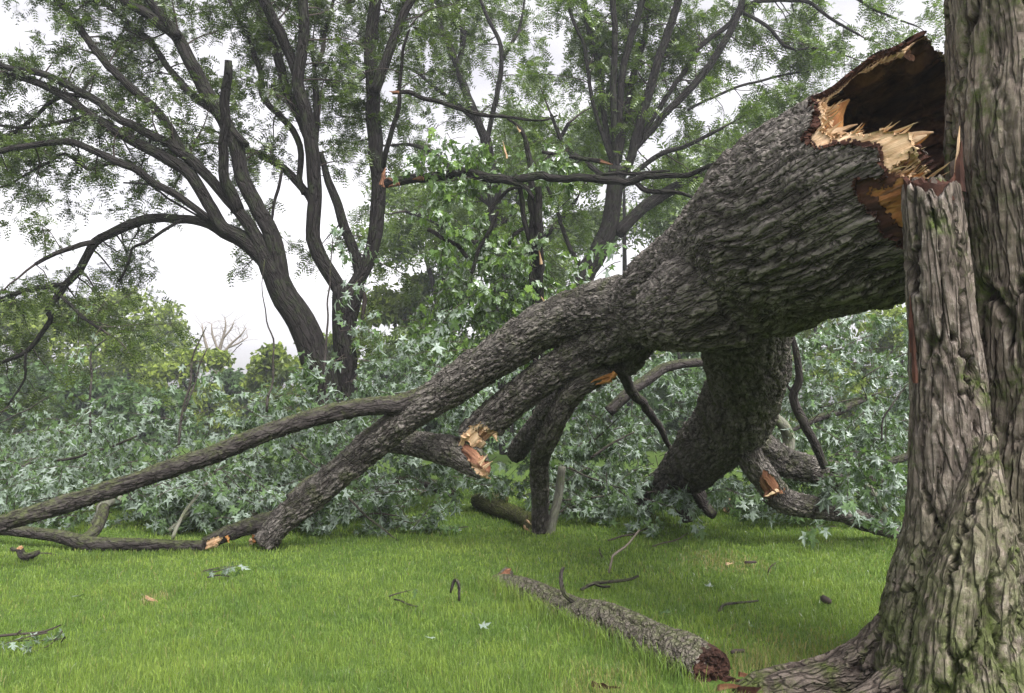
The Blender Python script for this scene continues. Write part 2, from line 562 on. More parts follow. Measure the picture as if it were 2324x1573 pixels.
# ------------------------------------------------------------------ bodies (fused, bark-displaced, then split into parts)
def bark_height(q, seed, cell, stretch, kind):
    """0..1 height of the bark over the coordinates q (ox, oy, s)"""
    X = np.stack([q[:, 0], q[:, 1], q[:, 2] / stretch], 1) / cell
    Z3 = np.stack([q[:, 0], q[:, 1], q[:, 2] * 0.8], 1) / cell
    rag = np.stack([vnoise(Z3 * 2.3, seed + 13), vnoise(Z3 * 2.3 + 5.1, seed + 14), 0.5 * vnoise(Z3 * 2.3 + 2.2, seed + 15)], 1)
    X = X + 0.6 * np.stack([vnoise(X * 0.7, seed + 3), vnoise(X * 0.7 + 9.2, seed + 4), vnoise(X * 0.7 + 4.7, seed + 5)], 1) + 0.22 * rag
    F1, F2, rid, dz = worley(X, seed)
    fine = fbm(Z3 * 2.0, 3, seed + 21)
    def lines(cx, cs, sd, wdt):
        Y = np.stack([q[:, 0] / cx, q[:, 1] / cx, q[:, 2] / cs], 1)
        Y = Y + 0.35 * vnoise(Y * 1.7 + 3.3, sd + 1)[:, None] + 0.10 * rag
        return sstep(np.abs(vnoise(Y, sd)), 0.01, wdt)
    if kind == 'furrow':
        e1 = lines(cell * 1.6, cell * stretch * 2.6, seed + 80, 0.13)
        e2 = lines(cell * 0.9, cell * stretch * 1.3, seed + 90, 0.10)
        e3 = lines(cell * 2.0, cell * 1.6, seed + 95, 0.05)
        tops = 0.72 + 0.04 * rid + 0.10 * fine
        return np.clip(e1 * (0.60 + 0.40 * e2) * (0.92 + 0.08 * e3) * tops + 0.04 * fine, 0, 1.1)
    e = sstep(F2 - F1, 0.01, 0.11)
    e1 = lines(cell * 1.9, cell * stretch * 3.2, seed + 80, 0.16)
    e2 = lines(cell * 1.0, cell * stretch * 0.9, seed + 90, 0.10)
    return np.clip((0.35 + 0.65 * e) * (0.38 + 0.36 * rid - 0.40 * dz + 0.14 * fine) * (0.30 + 0.70 * e1) * (0.60 + 0.40 * e2) + 0.08 * e1, 0, 1.1)


def vnormals(V, Q):
    n = np.cross(V[Q[:, 2]] - V[Q[:, 0]], V[Q[:, 3]] - V[Q[:, 1]])
    N = np.zeros_like(V)
    for k in range(4):
        for c in range(3):
            N[:, c] += np.bincount(Q[:, k], n[:, c], len(V))
    return N / (np.linalg.norm(N, axis=1)[:, None] + 1e-12), n


def fuse(tubes, voxel, smooth):
    b = Bag()
    for P, r in tubes:
        V, Q, T, _ = tube(P, r, 28, True, 0.0)
        b.add(V, Q, T)
    me = mesh_np('tmp', np.vstack(b.V), b.polys(), M_FALLEN)
    o = bpy.data.objects.new('tmp', me); COL.objects.link(o)
    m = o.modifiers.new('r', 'REMESH'); m.mode = 'VOXEL'; m.voxel_size = voxel; m.adaptivity = 0
    m = o.modifiers.new('s', 'SMOOTH'); m.factor = 0.5; m.iterations = smooth
    dg = bpy.context.evaluated_depsgraph_get(); dg.update()
    ev = o.evaluated_get(dg); em = ev.to_mesh()
    V = np.zeros(len(em.vertices) * 3, np.float32); em.vertices.foreach_get('co', V)
    L = np.zeros(len(em.loops), np.int32); em.loops.foreach_get('vertex_index', L)
    assert len(L) == 4 * len(em.polygons)
    ev.to_mesh_clear()
    bpy.data.objects.remove(o); bpy.data.meshes.remove(me)
    return V.reshape(-1, 3).astype(float), L.reshape(-1, 4)


class Body:
    def __init__(self, spec, voxel, smooth, kind, cell, stretch, depth, seed, lump=0.05):
        """spec: list of (part id, [(px,py,d,rpx)...])"""
        self.ids = [s[0] for s in spec]
        self.sk = []
        for k, s in enumerate(spec):
            P, r = dline(s[1])
            P, r = resample(P, r, 0.03)
            wob = np.stack([vnoise(P * 2.1 + 5 * k, 71), vnoise(P * 2.1 + 5 * k, 72), vnoise(P * 2.1 + 5 * k, 73)], 1)
            P = P + wob * r[:, None] * 0.10
            r = r * (1 + 0.05 * vnoise(P * 4.0, 74))
            self.sk.append((P, r))
        V, Q = fuse(self.sk, voxel, smooth)
        N, _ = vnormals(V, Q)
        nT = len(spec)
        M = np.zeros((len(V), nT)); Ix = np.zeros((len(V), nT), np.int32)
        for k, (P, r) in enumerate(self.sk):
            for a in range(0, len(V), 40000):
                d2 = (V[a:a + 40000] ** 2).sum(1)[:, None] - 2 * V[a:a + 40000] @ P.T + (P ** 2).sum(1)[None]
                i = d2.argmin(1)
                Ix[a:a + 40000, k] = i
                M[a:a + 40000, k] = np.sqrt(np.maximum(d2[np.arange(len(i)), i], 0)) - r[i]
        order = np.argsort(M, 1)
        b1 = order[:, 0]; b2 = order[:, 1] if nT > 1 else b1
        m1 = M[np.arange(len(V)), b1]; m2 = M[np.arange(len(V)), b2]
        fr = [frames(P) for P, r in self.sk]

        def coords(bi):
            q = np.zeros((len(V), 3)); rad = np.zeros(len(V))
            for k, (P, r) in enumerate(self.sk):
                s = bi == k
                if not s.any(): continue
                i = Ix[s, k]; T, Nn, B, L = fr[k]
                off = V[s] - P[i]
                q[s] = np.stack([(off * Nn[i]).sum(1), (off * B[i]).sum(1), L[i] + (off * T[i]).sum(1) + 11.3 * k], 1)
                rad[s] = r[i]
            return q, rad
        q1, r1 = coords(b1)
        h = bark_height(q1, seed, cell, stretch, kind)
        if nT > 1:
            w = np.clip((m2 - m1) / 0.07, 0, 1)
            z = w < 1
            q2, _ = coords(b2)
            h2 = bark_height(q2[z], seed, cell, stretch, kind)
            h[z] = h[z] * (0.5 + 0.5 * w[z]) + h2 * (0.5 - 0.5 * w[z])
        dep = depth * np.clip(r1 / 0.16, 0.22, 1.0)
        big = fbm(V * 3.2, 3, seed + 5) * lump * r1 * 1.2
        self.V0 = V + N * big[:, None]; self.N0 = N
        self.V = V + N * (dep * (h - 0.62) + big)[:, None]
        self.Q = Q; self.q = q1; self.h = h; self.b1 = b1
        self.fid = b1[Q[:, 0]]

    def sub(self, mask, V=None):
        Q = self.Q[mask]
        u, inv = np.unique(Q, return_inverse=True)
        return u, inv.reshape(-1, 4)

    def emit(self, parent, mats, names, keep=None, labels=None):
        keep = np.ones(len(self.Q), bool) if keep is None else keep
        pid = np.array([self.ids[k] for k in range(len(self.ids))], dtype=object)
        for nm in dict.fromkeys(self.ids):
            ks = [k for k, v in enumerate(self.ids) if v == nm]
            mask = np.isin(self.fid, ks) & keep
            if not mask.any(): continue
            u, Q = self.sub(mask)
            o = part(names.get(nm, nm), parent, self.V[u], Q, mats.get(nm, mats['*']), True,
                     {'bq': self.q[u], 'bh': self.h[u]})
            if labels and nm in labels: o['label'] = labels[nm]


def in_poly(x, y, poly):
    c = np.zeros(len(x), bool); n = len(poly); j = n - 1
    for i in range(n):
        xi, yi = poly[i]; xj, yj = poly[j]
        c ^= ((yi > y) != (yj > y)) & (x < (xj - xi) * (y - yi) / (yj - yi + 1e-9) + xi)
        j = i
    return c


def edge_dist(x, y, poly):
    dmin = np.full(len(x), 1e9)
    for i in range(len(poly)):
        a_, b_ = np.array(poly[i - 1], float), np.array(poly[i], float)
        ab = b_ - a_; tt = np.clip(((x - a_[0]) * ab[0] + (y - a_[1]) * ab[1]) / (ab @ ab), 0, 1)
        dmin = np.minimum(dmin, np.hypot(x - a_[0] - tt * ab[0], y - a_[1] - tt * ab[1]))
    return dmin


# splinters, torn ends ------------------------------------------------
def splinter(parent, base, tip, w, t, mat, seed=0, name='splinter'):
    """a thin tapering sliver of wood with a ragged tip"""
    base, tip = np.asarray(base, float), np.asarray(tip, float)
    d = tip - base; L = np.linalg.norm(d); d /= L
    rs = np.random.default_rng(seed)
    a = np.cross(d, [0.31, 0.72, 0.62]); a /= np.linalg.norm(a); b = np.cross(d, a)
    n = 6; Vs = []
    for k in range(n):
        f = k / (n - 1)
        ww = w * (1 - f ** 1.6 * 0.9) * rs.uniform(0.8, 1.2); tt = t * (1 - f * 0.85) * rs.uniform(0.8, 1.2)
        c = base + d * L * f + (a * rs.normal() + b * rs.normal()) * w * 0.12
        Vs += [c + a * ww, c + b * tt, c - a * ww, c - b * tt]
    Vs = np.array(Vs)
    Q = []
    for k in range(n - 1):
        for j in range(4): Q.append([k * 4 + j, k * 4 + (j + 1) % 4, k * 4 + 4 + (j + 1) % 4, k * 4 + 4 + j])
    Q += [[3, 2, 1, 0], [n * 4 - 4, n * 4 - 3, n * 4 - 2, n * 4 - 1]]
    off = Vs - base
    bq = np.stack([off @ a, off @ b, off @ d + seed], 1)
    return part(name, parent, Vs, np.array(Q), mat, False, {'bq': bq})


def torn_end(parent, c, d, r, mat, rough=0.5, seed=0, name='torn_wood', nr=9, ns=40, slope=(0, 0), label=None):
    """broken cross-section: a disc of fibres snapped at different lengths"""
    c = np.asarray(c, float); d = np.asarray(d, float) / np.linalg.norm(d)
    a = np.cross(d, [0, 0, 1.0] if abs(d[2]) < 0.9 else [1.0, 0, 0]); a /= np.linalg.norm(a); b = np.cross(d, a)
    th = np.linspace(0, 2 * np.pi, ns, endpoint=False)
    rad = np.concatenate([np.linspace(0.06, 0.96, nr - 1), [1.0]])
    RR, TT = np.meshgrid(rad, th, indexing='ij')
    x = (RR * np.cos(TT)).ravel(); y = (RR * np.sin(TT)).ravel()
    X = np.stack([x * 7, y * 7, np.full_like(x, seed)], 1)
    h = rough * (0.55 * fbm(X, 3, seed) + 0.6 * np.maximum(vnoise(X * 1.9 + 3, seed + 2), 0) ** 2) + slope[0] * x + slope[1] * y
    h = np.where(RR.ravel() > 0.97, slope[0] * x + slope[1] * y - 0.7, np.where(RR.ravel() > 0.85, h * 0.6 + 0.4 * (slope[0] * x + slope[1] * y) - 0.05, h))
    V = c + r * (x[:, None] * a + y[:, None] * b + h[:, None] * d)
    i = (np.arange(nr - 1)[:, None] * ns); j = np.arange(ns)[None]; j2 = (j + 1) % ns
    Q = np.stack([i + j, i + ns + j, i + ns + j2, i + j2], 2).reshape(-1, 4)
    m = len(V); V = np.vstack([V, V[:ns].mean(0)])
    T = np.stack([np.arange(ns), (np.arange(ns) + 1) % ns, np.full(ns, m)], 1)
    off = V - c
    bq = np.stack([off @ a, off @ b, (off @ d) * 2], 1)
    return part(name, parent, V, [Q, T], mat, False, {'bq': bq}, label=label)


def ptube(name, parent, pts, mat, nseg=10, step=0.06, lump=0.10, seed=0, label=None, world=False, wob=0.0):
    """one limb / twig as its own part"""
    if world: P = np.array([p[:3] for p in pts], float); r = np.array([p[3] for p in pts], float)
    else: P, r = dline(pts)
    P, r = resample(P, r, step)
    if wob:
        P = P + wob * np.stack([vnoise(P * 5 + seed, 81), vnoise(P * 5 + seed, 82), vnoise(P * 5 + seed, 83)], 1) * np.sin(np.linspace(0, np.pi, len(P)))[:, None]
    V, Q, T, bq = tube(P, r, nseg, True, lump, seed)
    rr = np.linalg.norm(bq[:, :2], axis=1)
    bh = np.clip(0.55 + 0.4 * fbm(V * 9, 2, seed), 0, 1)
    o = part(name, parent, V, [Q, T], mat, True, {'bq': bq + [0, 0, seed * 1.7], 'bh': bh})
    if label: o['label'] = label
    return P, r


# ------------------------------------------------------------------ leaves
def _lobed(half):
    pts = [(0, 0.0)] + half + [(0, 1.0)] + [(-x, y) for x, y in reversed(half)]
    return np.array(pts)


SILV = _lobed([(0.10, 0.02), (0.34, -0.02), (0.19, 0.17), (0.13, 0.25), (0.36, 0.36), (0.55, 0.60), (0.33, 0.53), (0.12, 0.47), (0.21, 0.66), (0.12, 0.75)])
GRNL = _lobed([(0.16, -0.06), (0.40, 0.02), (0.30, 0.20), (0.58, 0.48), (0.42, 0.52), (0.40, 0.62), (0.20, 0.55), (0.26, 0.76), (0.10, 0.82)])
OVAL = np.array([(0, 0), (0.26, 0.22), (0.36, 0.5), (0.22, 0.8), (0, 1.0), (-0.24, 0.78), (-0.34, 0.48), (-0.22, 0.2)])


def leaf_template(out, cy=0.33, fold=0.28, droop=0.30):
    c = np.array([[0, cy]])
    P = np.vstack([out, c])
    z = fold * np.abs(P[:, 0]) - droop * np.clip(P[:, 1] - 0.2, 0, 1) ** 2 - 0.35 * np.abs(P[:, 0]) ** 2
    n = len(out); j = np.arange(n)
    T = np.stack([j, (j + 1) % n, np.full(n, n)], 1)
    return np.column_stack([P, z]), T


SILV_S = _lobed([(0.36, -0.03), (0.13, 0.25), (0.56, 0.61), (0.13, 0.56)])
GRNL_S = _lobed([(0.16, -0.05), (0.40, 0.02), (0.28, 0.22), (0.58, 0.50), (0.22, 0.56), (0.20, 0.80)])
TS2, TG2 = leaf_template(SILV_S), leaf_template(GRNL_S)
TS, TG, TO = leaf_template(SILV), leaf_template(GRNL), leaf_template(OVAL, 0.5, 0.1, 0.2)


def norm(v): return v / (np.linalg.norm(v, axis=-1, keepdims=True) + 1e-12)


def leaf_frames(Y, Nn):
    Y = norm(Y); X = norm(np.cross(Y, Nn)); Z = np.cross(X, Y)
    return X, Y, Z


def leaves_mesh(O, Y, Nn, S, tmpl, rs):
    L, T = tmpl
    X, Y, Z = leaf_frames(Y, Nn)
    n, m = len(O), len(L)
    cu = 1.3 + 1.5 * rs.normal(size=(n, 1))
    wx = rs.uniform(0.45, 1.08, (n, 1, 1))
    V = O[:, None, :] + S[:, None, None] * (wx * L[None, :, 0:1] * X[:, None] + L[None, :, 1:2] * Y[:, None] + (cu * L[None, :, 2])[:, :, None] * Z[:, None])
    F = (T[None] + (np.arange(n) * m)[:, None, None]).reshape(-1, 3)
    return V.reshape(-1, 3), F, np.repeat(rs.random(n), m)


def thin_tubes(bag, lines, nseg=3):
    """lines: list of (points, r0, r1)"""
    for P, r0, r1 in lines:
        r = np.linspace(r0, r1, len(P))
        V, Q, T, bq = tube(np.asarray(P, float), r, nseg, False)
        bag.add(V, Q, None, bq=bq, bh=np.full(len(V), .6))


def spray(o, d, L, nl, rs, size, flip, droop=0.5, pet=0.5):
    """one leafy shoot: twig polyline, leaf origins, directions, normals, sizes"""
    d = d / np.linalg.norm(d)
    t = np.linspace(0, 1, 6)[:, None]
    side = norm(np.cross(d, rs.normal(size=3)))
    P = o + d * L * t + np.array([0, 0, -1.0]) * droop * L * t ** 2 * 0.6 + side * L * 0.12 * np.sin(t * 3.1 + rs.uniform(0, 3))
    f = np.clip(rs.uniform(0.15, 1.05, nl), 0, 1)
    f[: max(2, nl // 5)] = 1.0
    ii = f * 5
    i0 = np.clip(np.floor(ii).astype(int), 0, 4); fr = (ii - i0)[:, None]
    base = P[i0] * (1 - fr) + P[i0 + 1] * fr
    tang = norm(P[i0 + 1] - P[i0])
    out = norm(rs.normal(size=(nl, 3)) + 0.7 * tang + np.array([0, 0, -0.55]))
    base2 = base + out * size * pet * rs.uniform(0.3, 1.0, (nl, 1))
    Y = norm(out * 0.75 + np.array([0, 0, -1.0]) * rs.uniform(0.35, 1.5, (nl, 1)) + rs.normal(size=(nl, 3)) * 0.3)
    Nn = norm(np.array([0, 0, 1.0]) + rs.normal(size=(nl, 3)) * 0.95)
    fl = rs.random(nl) < flip
    Nn = np.where(fl[:, None], -Nn, Nn)
    S = size * rs.uniform(0.45, 1.25, nl)
    return P, base, base2, Y, Nn, S


class Foliage:
    def __init__(self, seed): self.O, self.Y, self.N, self.S, self.tw = [], [], [], [], []; self.rs = np.random.default_rng(seed)

    def box(self, x0, x1, y0, y1, d0, d1, n, size=0.108, L=0.65, nl=31, flip=0.68, thr=-0.12, hang=0.5, up=0.1, stem=True):
        k = 0; tries = 0
        while k < n and tries < n * 8:
            tries += 1
            px, py, d = self.rs.uniform(x0, x1), self.rs.uniform(y0, y1), self.rs.uniform(d0, d1)
            o = at(px, py, d)
            if o[2] < 0.05 or vnoise(o[None] * 1.1, 5)[0] + 0.5 * vnoise(o[None] * 2.7, 6)[0] < thr: continue
            k += 1
            dr = self.rs.normal(size=3); dr[2] = dr[2] * 0.5 + up
            ll = L * self.rs.uniform(0.6, 1.3)
            self.shoot(o, dr, ll, nl, size, flip, hang, stem)

    def shoot(self, o, dr, ll, nl, size, flip, hang, stem=True):
        dr = dr / (np.linalg.norm(dr) + 1e-9)
        o2 = o - dr * ll * 0.5
        if o2[2] < 0.05: o2[2] = 0.05 + self.rs.random() * 0.1
        P, base, b2, Y, Nn, S = spray(o2, dr, ll, int(nl * self.rs.uniform(0.7, 1.3)), self.rs, size, flip, hang)
        P[:, 2] = np.maximum(P[:, 2], 0.02)
        b2[:, 2] = np.maximum(b2[:, 2], 0.03 + 0.05 * self.rs.random(len(b2)))
        low = b2[:, 2] + Y[:, 2] * S < 0.015
        Y[low, 2] = np.maximum(Y[low, 2], 0.03)
        if stem: self.tw.append((P, 0.006, 0.002))
        self.O.append(b2); self.Y.append(Y); self.N.append(Nn); self.S.append(S)

    def emit(self, parent, mat, tmpl, tmpl2, n_ind, twig_mat=None, twname='twigs'):
        O = np.vstack(self.O); Y = np.vstack(self.Y); Nn = np.vstack(self.N); S = np.concatenate(self.S)
        px, py, d = project(O + Y * S[:, None] * 0.5)
        vis = (px > 10) & (px < PW - 10) & (py > 0) & (py < PH - 5)
        score = np.where(vis, S / d, 0)
        idx = np.argsort(-score)[:n_ind]
        m = np.ones(len(O), bool); m[idx] = False
        V, F, rv = leaves_mesh(O[m], Y[m], Nn[m], S[m], tmpl2, self.rs)
        part('foliage', parent, V, F, mat, False, {'rv': rv}, kind='stuff')
        L, T = tmpl
        base = mesh_np('leaf', L, T, mat, False, {'rv': np.full(len(L), 0.5)})
        X, YY, Z = leaf_frames(Y[idx], Nn[idx])
        inv = Matrix.Translation(-parent.location)
        for k, i in enumerate(idx):
            o = bpy.data.objects.new('leaf', base); COL.objects.link(o)
            o.parent = parent; o.matrix_parent_inverse = inv
            s = float(S[i])
            Mx = Matrix(((X[k, 0] * s, YY[k, 0] * s, Z[k, 0] * s, O[i, 0]), (X[k, 1] * s, YY[k, 1] * s, Z[k, 1] * s, O[i, 1]),
                         (X[k, 2] * s, YY[k, 2] * s, Z[k, 2] * s, O[i, 2]), (0, 0, 0, 1)))
            o.matrix_basis = Mx
        if self.tw:
            b = Bag(); thin_tubes(b, self.tw)
            b.build(twname, twig_mat or M_TWIG, parent, True, kind='stuff')


# ================================================================== THE SETTING
def make_ground():
    xs = np.concatenate([[-128, -90, -50], np.linspace(-30, 30, 61), [50, 90, 128]])
    ys = np.concatenate([[-28, -16, -8], np.linspace(-4, 40, 61), [55, 80, 128]])
    X, Y = np.meshgrid(xs, ys, indexing='ij')
    V = np.stack([X.ravel(), Y.ravel(), np.zeros(X.size)], 1)
    n = len(ys); i = np.arange(len(xs) - 1)[:, None] * n; j = np.arange(n - 1)[None]
    Q = np.stack([i + j, i + n + j, i + n + j + 1, i + j + 1], 2).reshape(-1, 4)
    o = link('ground', mesh_np('ground', V, Q, M_LAWN, True))
    tag(o, 'mown green lawn under the fallen tree', None, None, 'structure')


make_ground()

# ------------------------------------------------------------------ standing tree (right edge)
st = thing('standing_tree', 'huge grey furrowed trunk at the right edge with mossy base and a snapped stem', 'tree', gr(2250, 1640))
STAND = Body([
    ('stem', [(2112, 432, 3.47, 57), (2120, 520, 3.47, 60), (2134, 700, 3.46, 66), (2152, 900, 3.46, 74), (2166, 1060, 3.44, 88), (2184, 1200, 3.40, 114), (2198, 1350, 3.36, 156), (2214, 1500, 3.32, 205), (2225, 1720, 3.3, 230)]),
    ('trunk', [(2362, -330, 3.6, 182), (2364, 0, 3.58, 190), (2384, 300, 3.56, 191), (2408, 600, 3.55, 190), (2424, 900, 3.52, 192), (2420, 1150, 3.5, 205), (2400, 1400, 3.46, 240), (2380, 1650, 3.42, 300)]),
    ('trunk', [(2246, 985, 3.24, 14), (2232, 1120, 3.20, 50), (2215, 1300, 3.15, 85), (2200, 1480, 3.12, 115), (2190, 1680, 3.08, 160)]),
    ('root', [(2140, 1370, 3.36, 84), (2065, 1450, 3.42, 78), (1970, 1512, 3.50, 64), (1860, 1548, 3.55, 54), (1775, 1562, 3.58, 50), (1715, 1572, 3.60, 42), (1670, 1588, 3.60, 26)]),
    ('root', [(2070, 1560, 3.22, 66), (1975, 1605, 3.2, 46), (1880, 1640, 3.2, 28)]),
], 0.0107, 5, 'furrow', 0.068, 6.0, 0.062, 3, 0.04)
_, spy, _ = project(STAND.V)
tp = (STAND.b1 == 0) & (spy < 500)
STAND.V[tp, 2] += 0.085 * (vnoise(STAND.V[tp] * [22, 22, 0.2], 91) + 0.5 * vnoise(STAND.V[tp] * [55, 55, 0.2], 92)) * np.clip((500 - spy[tp]) / 60, 0, 1)
STAND.emit(st, {'*': M_STAND, 'root': M_ROOT, 'stem': M_STEM}, {})
# snapped top of the stem and the strips of torn wood beside it
torn_end(st, at(2113, 417, 3.47), (-.15, 0, 1), 0.112, M_INNER, 0.9, 5, slope=(.25, .2))
for k, (a, b, w, m) in enumerate([((2168, 436, 3.44), (2176, 286, 3.46), .013, M_WOOD), ((2176, 436, 3.42), (2180, 320, 3.45), .02, M_INNER), ((2156, 436, 3.42), (2166, 392, 3.44), .018, M_INNER)]):
    splinter(st, at(*a), at(*b), w, 0.012, m, 20 + k)
for k, (a, b, w) in enumerate([((2076, 870, 3.40), (2070, 740, 3.42), .012), ((2072, 800, 3.42), (2064, 660, 3.44), .012)]):
    splinter(st, at(*a), at(*b), w, 0.01, M_INNER, 30 + k)

# ------------------------------------------------------------------ fallen tree
ft = thing('fallen_tree', 'massive fallen silver maple with a hollow torn butt resting against the standing trunk', 'fallen tree', gr(1500, 1250))
FALL = Body([
    ('trunk', [(2330, 262, 3.55, 285), (2230, 310, 3.78, 280), (2085, 375, 4.0, 268), (1940, 447, 4.3, 252), (1790, 527, 4.9, 217), (1650, 615, 5.6, 172), (1520, 675, 6.2, 118), (1440, 708, 6.55, 84)]),
    ('trunk', [(1670, 648, 5.2, 138), (1580, 685, 5.40, 122), (1525, 706, 5.52, 96), (1508, 712, 5.58, 78)]),
    ('limb_a', [(1460, 690, 6.5, 86), (1340, 704, 6.8, 60), (1240, 737, 6.95, 51), (1175, 775, 7.05, 49), (1057, 855, 7.2, 45), (985, 905, 7.25, 42), (900, 965, 7.3, 37), (800, 1048, 7.4, 37), (710, 1122, 7.42, 35), (640, 1182, 7.42, 32), (598, 1234, 7.4, 28)]),
    ('limb_a1', [(960, 905, 7.25, 30), (900, 917, 7.2, 24), (830, 924, 7.1, 21), (740, 940, 7.0, 20.5), (620, 976, 6.9, 21), (480, 1032, 6.8, 21), (330, 1082, 6.65, 21.5), (170, 1135, 6.5, 21), (0, 1190, 6.35, 20), (-160, 1245, 6.2, 16)]),
    ('limb_a3', [(650, 1170, 7.45, 24), (580, 1188, 7.45, 20), (520, 1210, 7.42, 18), (462, 1237, 7.38, 16)]),
    ('limb_a4', [(625, 1170, 7.7, 20), (600, 1210, 7.75, 20), (578, 1237, 7.75, 17)]),
    ('limb_b', [(1420, 740, 6.6, 66), (1330, 800, 6.85, 45), (1232, 858, 7.05, 41), (1143, 927, 7.25, 40), (1096, 967, 7.32, 40), (1066, 1000, 7.36, 36)]),
    ('limb_c', [(1380, 785, 7.3, 46), (1310, 850, 7.9, 34), (1252, 920, 8.5, 28), (1218, 970, 9.0, 26), (1170, 1030, 9.8, 22)]),
    ('limb_d0', [(1440, 735, 6.7, 76), (1428, 795, 6.85, 50), (1415, 840, 6.95, 30)]),
    ('limb_d', [(1385, 835, 6.8, 26), (1300, 890, 7.0, 27), (1248, 985, 7.3, 25), (1224, 1045, 7.8, 23), (1226, 1130, 8.2, 20), (1227, 1215, 8.45, 21)]),
    ('limb_e', [(1650, 680, 5.6, 130), (1695, 770, 6.1, 104), (1697, 870, 6.7, 88), (1655, 960, 7.4, 84), (1595, 1028, 8.1, 68), (1538, 1080, 8.8, 50), (1495, 1112, 9.6, 36), (1450, 1136, 10.5, 22)]),
    ('limb_f', [(1680, 985, 7.25, 40), (1705, 1040, 7.3, 31), (1735, 1085, 7.4, 30), (1762, 1125, 7.5, 30)]),
    ('limb_f2', [(1752, 1118, 7.52, 30), (1790, 1140, 7.6, 29), (1840, 1150, 7.7, 25), (1905, 1163, 7.8, 22), (1970, 1188, 7.9, 20), (2040, 1212, 7.95, 17), (2140, 1245, 8.0, 12)]),
    ('limb_h', [(1700, 1000, 8.0, 40), (1760, 1040, 8.3, 36), (1830, 1062, 8.6, 32), (1900, 1075, 9.0, 24), (1990, 1090, 9.4, 16)]),
], 0.0124, 7, 'plate', 0.046, 3.2, 0.040, 9, 0.05)

C = FALL.V0[FALL.Q].mean(1)
cpx, cpy, cd = project(FALL.V[FALL.Q].mean(1))
_, fn = vnormals(FALL.V0, FALL.Q)
facing = (fn * (CAM - C)).sum(1) > 0
is_tr = (FALL.fid == 0)
jag = 9 * vnoise(np.stack([cpx / 9, cpy / 9, cd], 1), 4) + 5 * vnoise(np.stack([cpx / 3.5, cpy / 3.5, cd], 1), 6)
bx, by = cpx + jag, cpy + np.roll(jag, 7)
P_BARK = [(1846, 262), (1818, 318), (1850, 334), (1920, 328), (1985, 334), (1992, 365), (2012, 402), (1944, 405), (1930, 418), (1947, 455), (1985, 490), (2002, 530), (2060, 572), (2140, 640), (2600, 700), (2600, -300), (2090, 60), (1985, 80), (1910, 142), (1835, 200)]
P_WOOD = [(1862, 262), (1856, 292), (1880, 306), (1930, 300), (1960, 303), (1998, 290), (2040, 300), (2100, 292), (2122, 297), (2100, 318), (2060, 350), (2012, 392), (2060, 404), (2110, 410), (2092, 450), (2084, 600), (2140, 660), (2600, 720), (2600, -300), (2090, 60), (1985, 80), (1910, 142), (1850, 200)]
P_FAR = [(2088, 70), (2100, 92), (2112, 120), (2150, 136), (2165, 150), (2230, 190), (2260, 700), (2700, 700), (2700, -300), (2088, -300)]
far_cut = (~facing) & in_poly(bx, by, P_FAR)
cutB = is_tr & ((facing & in_poly(bx, by, P_BARK)) | far_cut)
cutW = is_tr & ((facing & in_poly(bx, by, P_WOOD)) | far_cut)
# anything of the solid butt end (cap) goes as well
T0P, T0r = FALL.sk[0]
s_ax = FALL.q[FALL.Q[:, 0], 2]
cap = is_tr & (s_ax < 0.12)
cutB |= cap; cutW |= cap
names = {k: 'limb' for k in FALL.ids if k.startswith('limb')}
PATCH = [('limb_b', [(1020, 1016), (1040, 992), (1070, 964), (1088, 960), (1104, 968), (1132, 986), (1150, 1000), (1110, 1070), (1030, 1060)], M_WOOD, 'pale wood of the shattered limb end'),
         ('limb_f', [(1728, 1062), (1758, 1080), (1775, 1118), (1740, 1135), (1722, 1098)], M_REDWOOD, 'reddish wood where the bark is stripped'),
         ('limb_f2', [(1728, 1100), (1768, 1095), (1778, 1122), (1735, 1140)], M_WOOD, None),
         ('limb_a3', [(440, 1250), (462, 1228), (498, 1214), (508, 1222), (486, 1240), (470, 1260)], M_WOOD, 'pale torn wood where the limb meets the grass'),
         ('limb_a4', [(560, 1245), (566, 1222), (578, 1214), (580, 1250)], M_ORANGE, None)]
pm = []
for pid_, poly, m_, lb_ in PATCH:
    pk = (FALL.fid == FALL.ids.index(pid_)) & in_poly(bx * .55 + cpx * .45, by * .55 + cpy * .45, poly)
    cutB |= pk; pm.append(pk)
FALL.emit(ft, {'*': M_FALLEN, 'trunk': M_TRUNK, 'limb_a1': M_DARK, 'limb_a3': M_DARK}, names, ~cutB,
          {'limb_a1': 'long dark slender limb reaching down to the left', 'limb_d': 'upright limb standing on the lawn like a post',
           'limb_e': 'thickest limb bending down under the trunk', 'limb_f': 'small limb with red stripped bark'})


def shell(mask, off, jitter=0.0, seed=0, FALL=FALL):
    u, Q = FALL.sub(mask)
    if callable(off): off = off(u)
    V = FALL.V0[u] - FALL.N0[u] * np.maximum(off + jitter * fbm(FALL.q[u] * [16, 16, 3.0], 3, seed), 0.012 if np.ndim(off) == 0 else 0.028)[:, None]
    return u, V, Q


def islands(name, parent, V, Q, mat, attrs, label=None, least=24):
    lab = np.arange(len(V))
    while True:
        m = lab[Q].min(1); new = lab.copy()
        for c in range(Q.shape[1]): np.minimum.at(new, Q[:, c], m)
        new = new[new]
        if (new == lab).all(): break
        lab = new
    fl_ = lab[Q[:, 0]]
    for v, c in zip(*np.unique(fl_, return_counts=True)):
        if c < least: continue
        u_, q_ = np.unique(Q[fl_ == v], return_inverse=True)
        part(name, parent, V[u_], q_.reshape(-1, Q.shape[1]), mat, False, {k_: a_[u_] for k_, a_ in attrs.items()}, label=label)


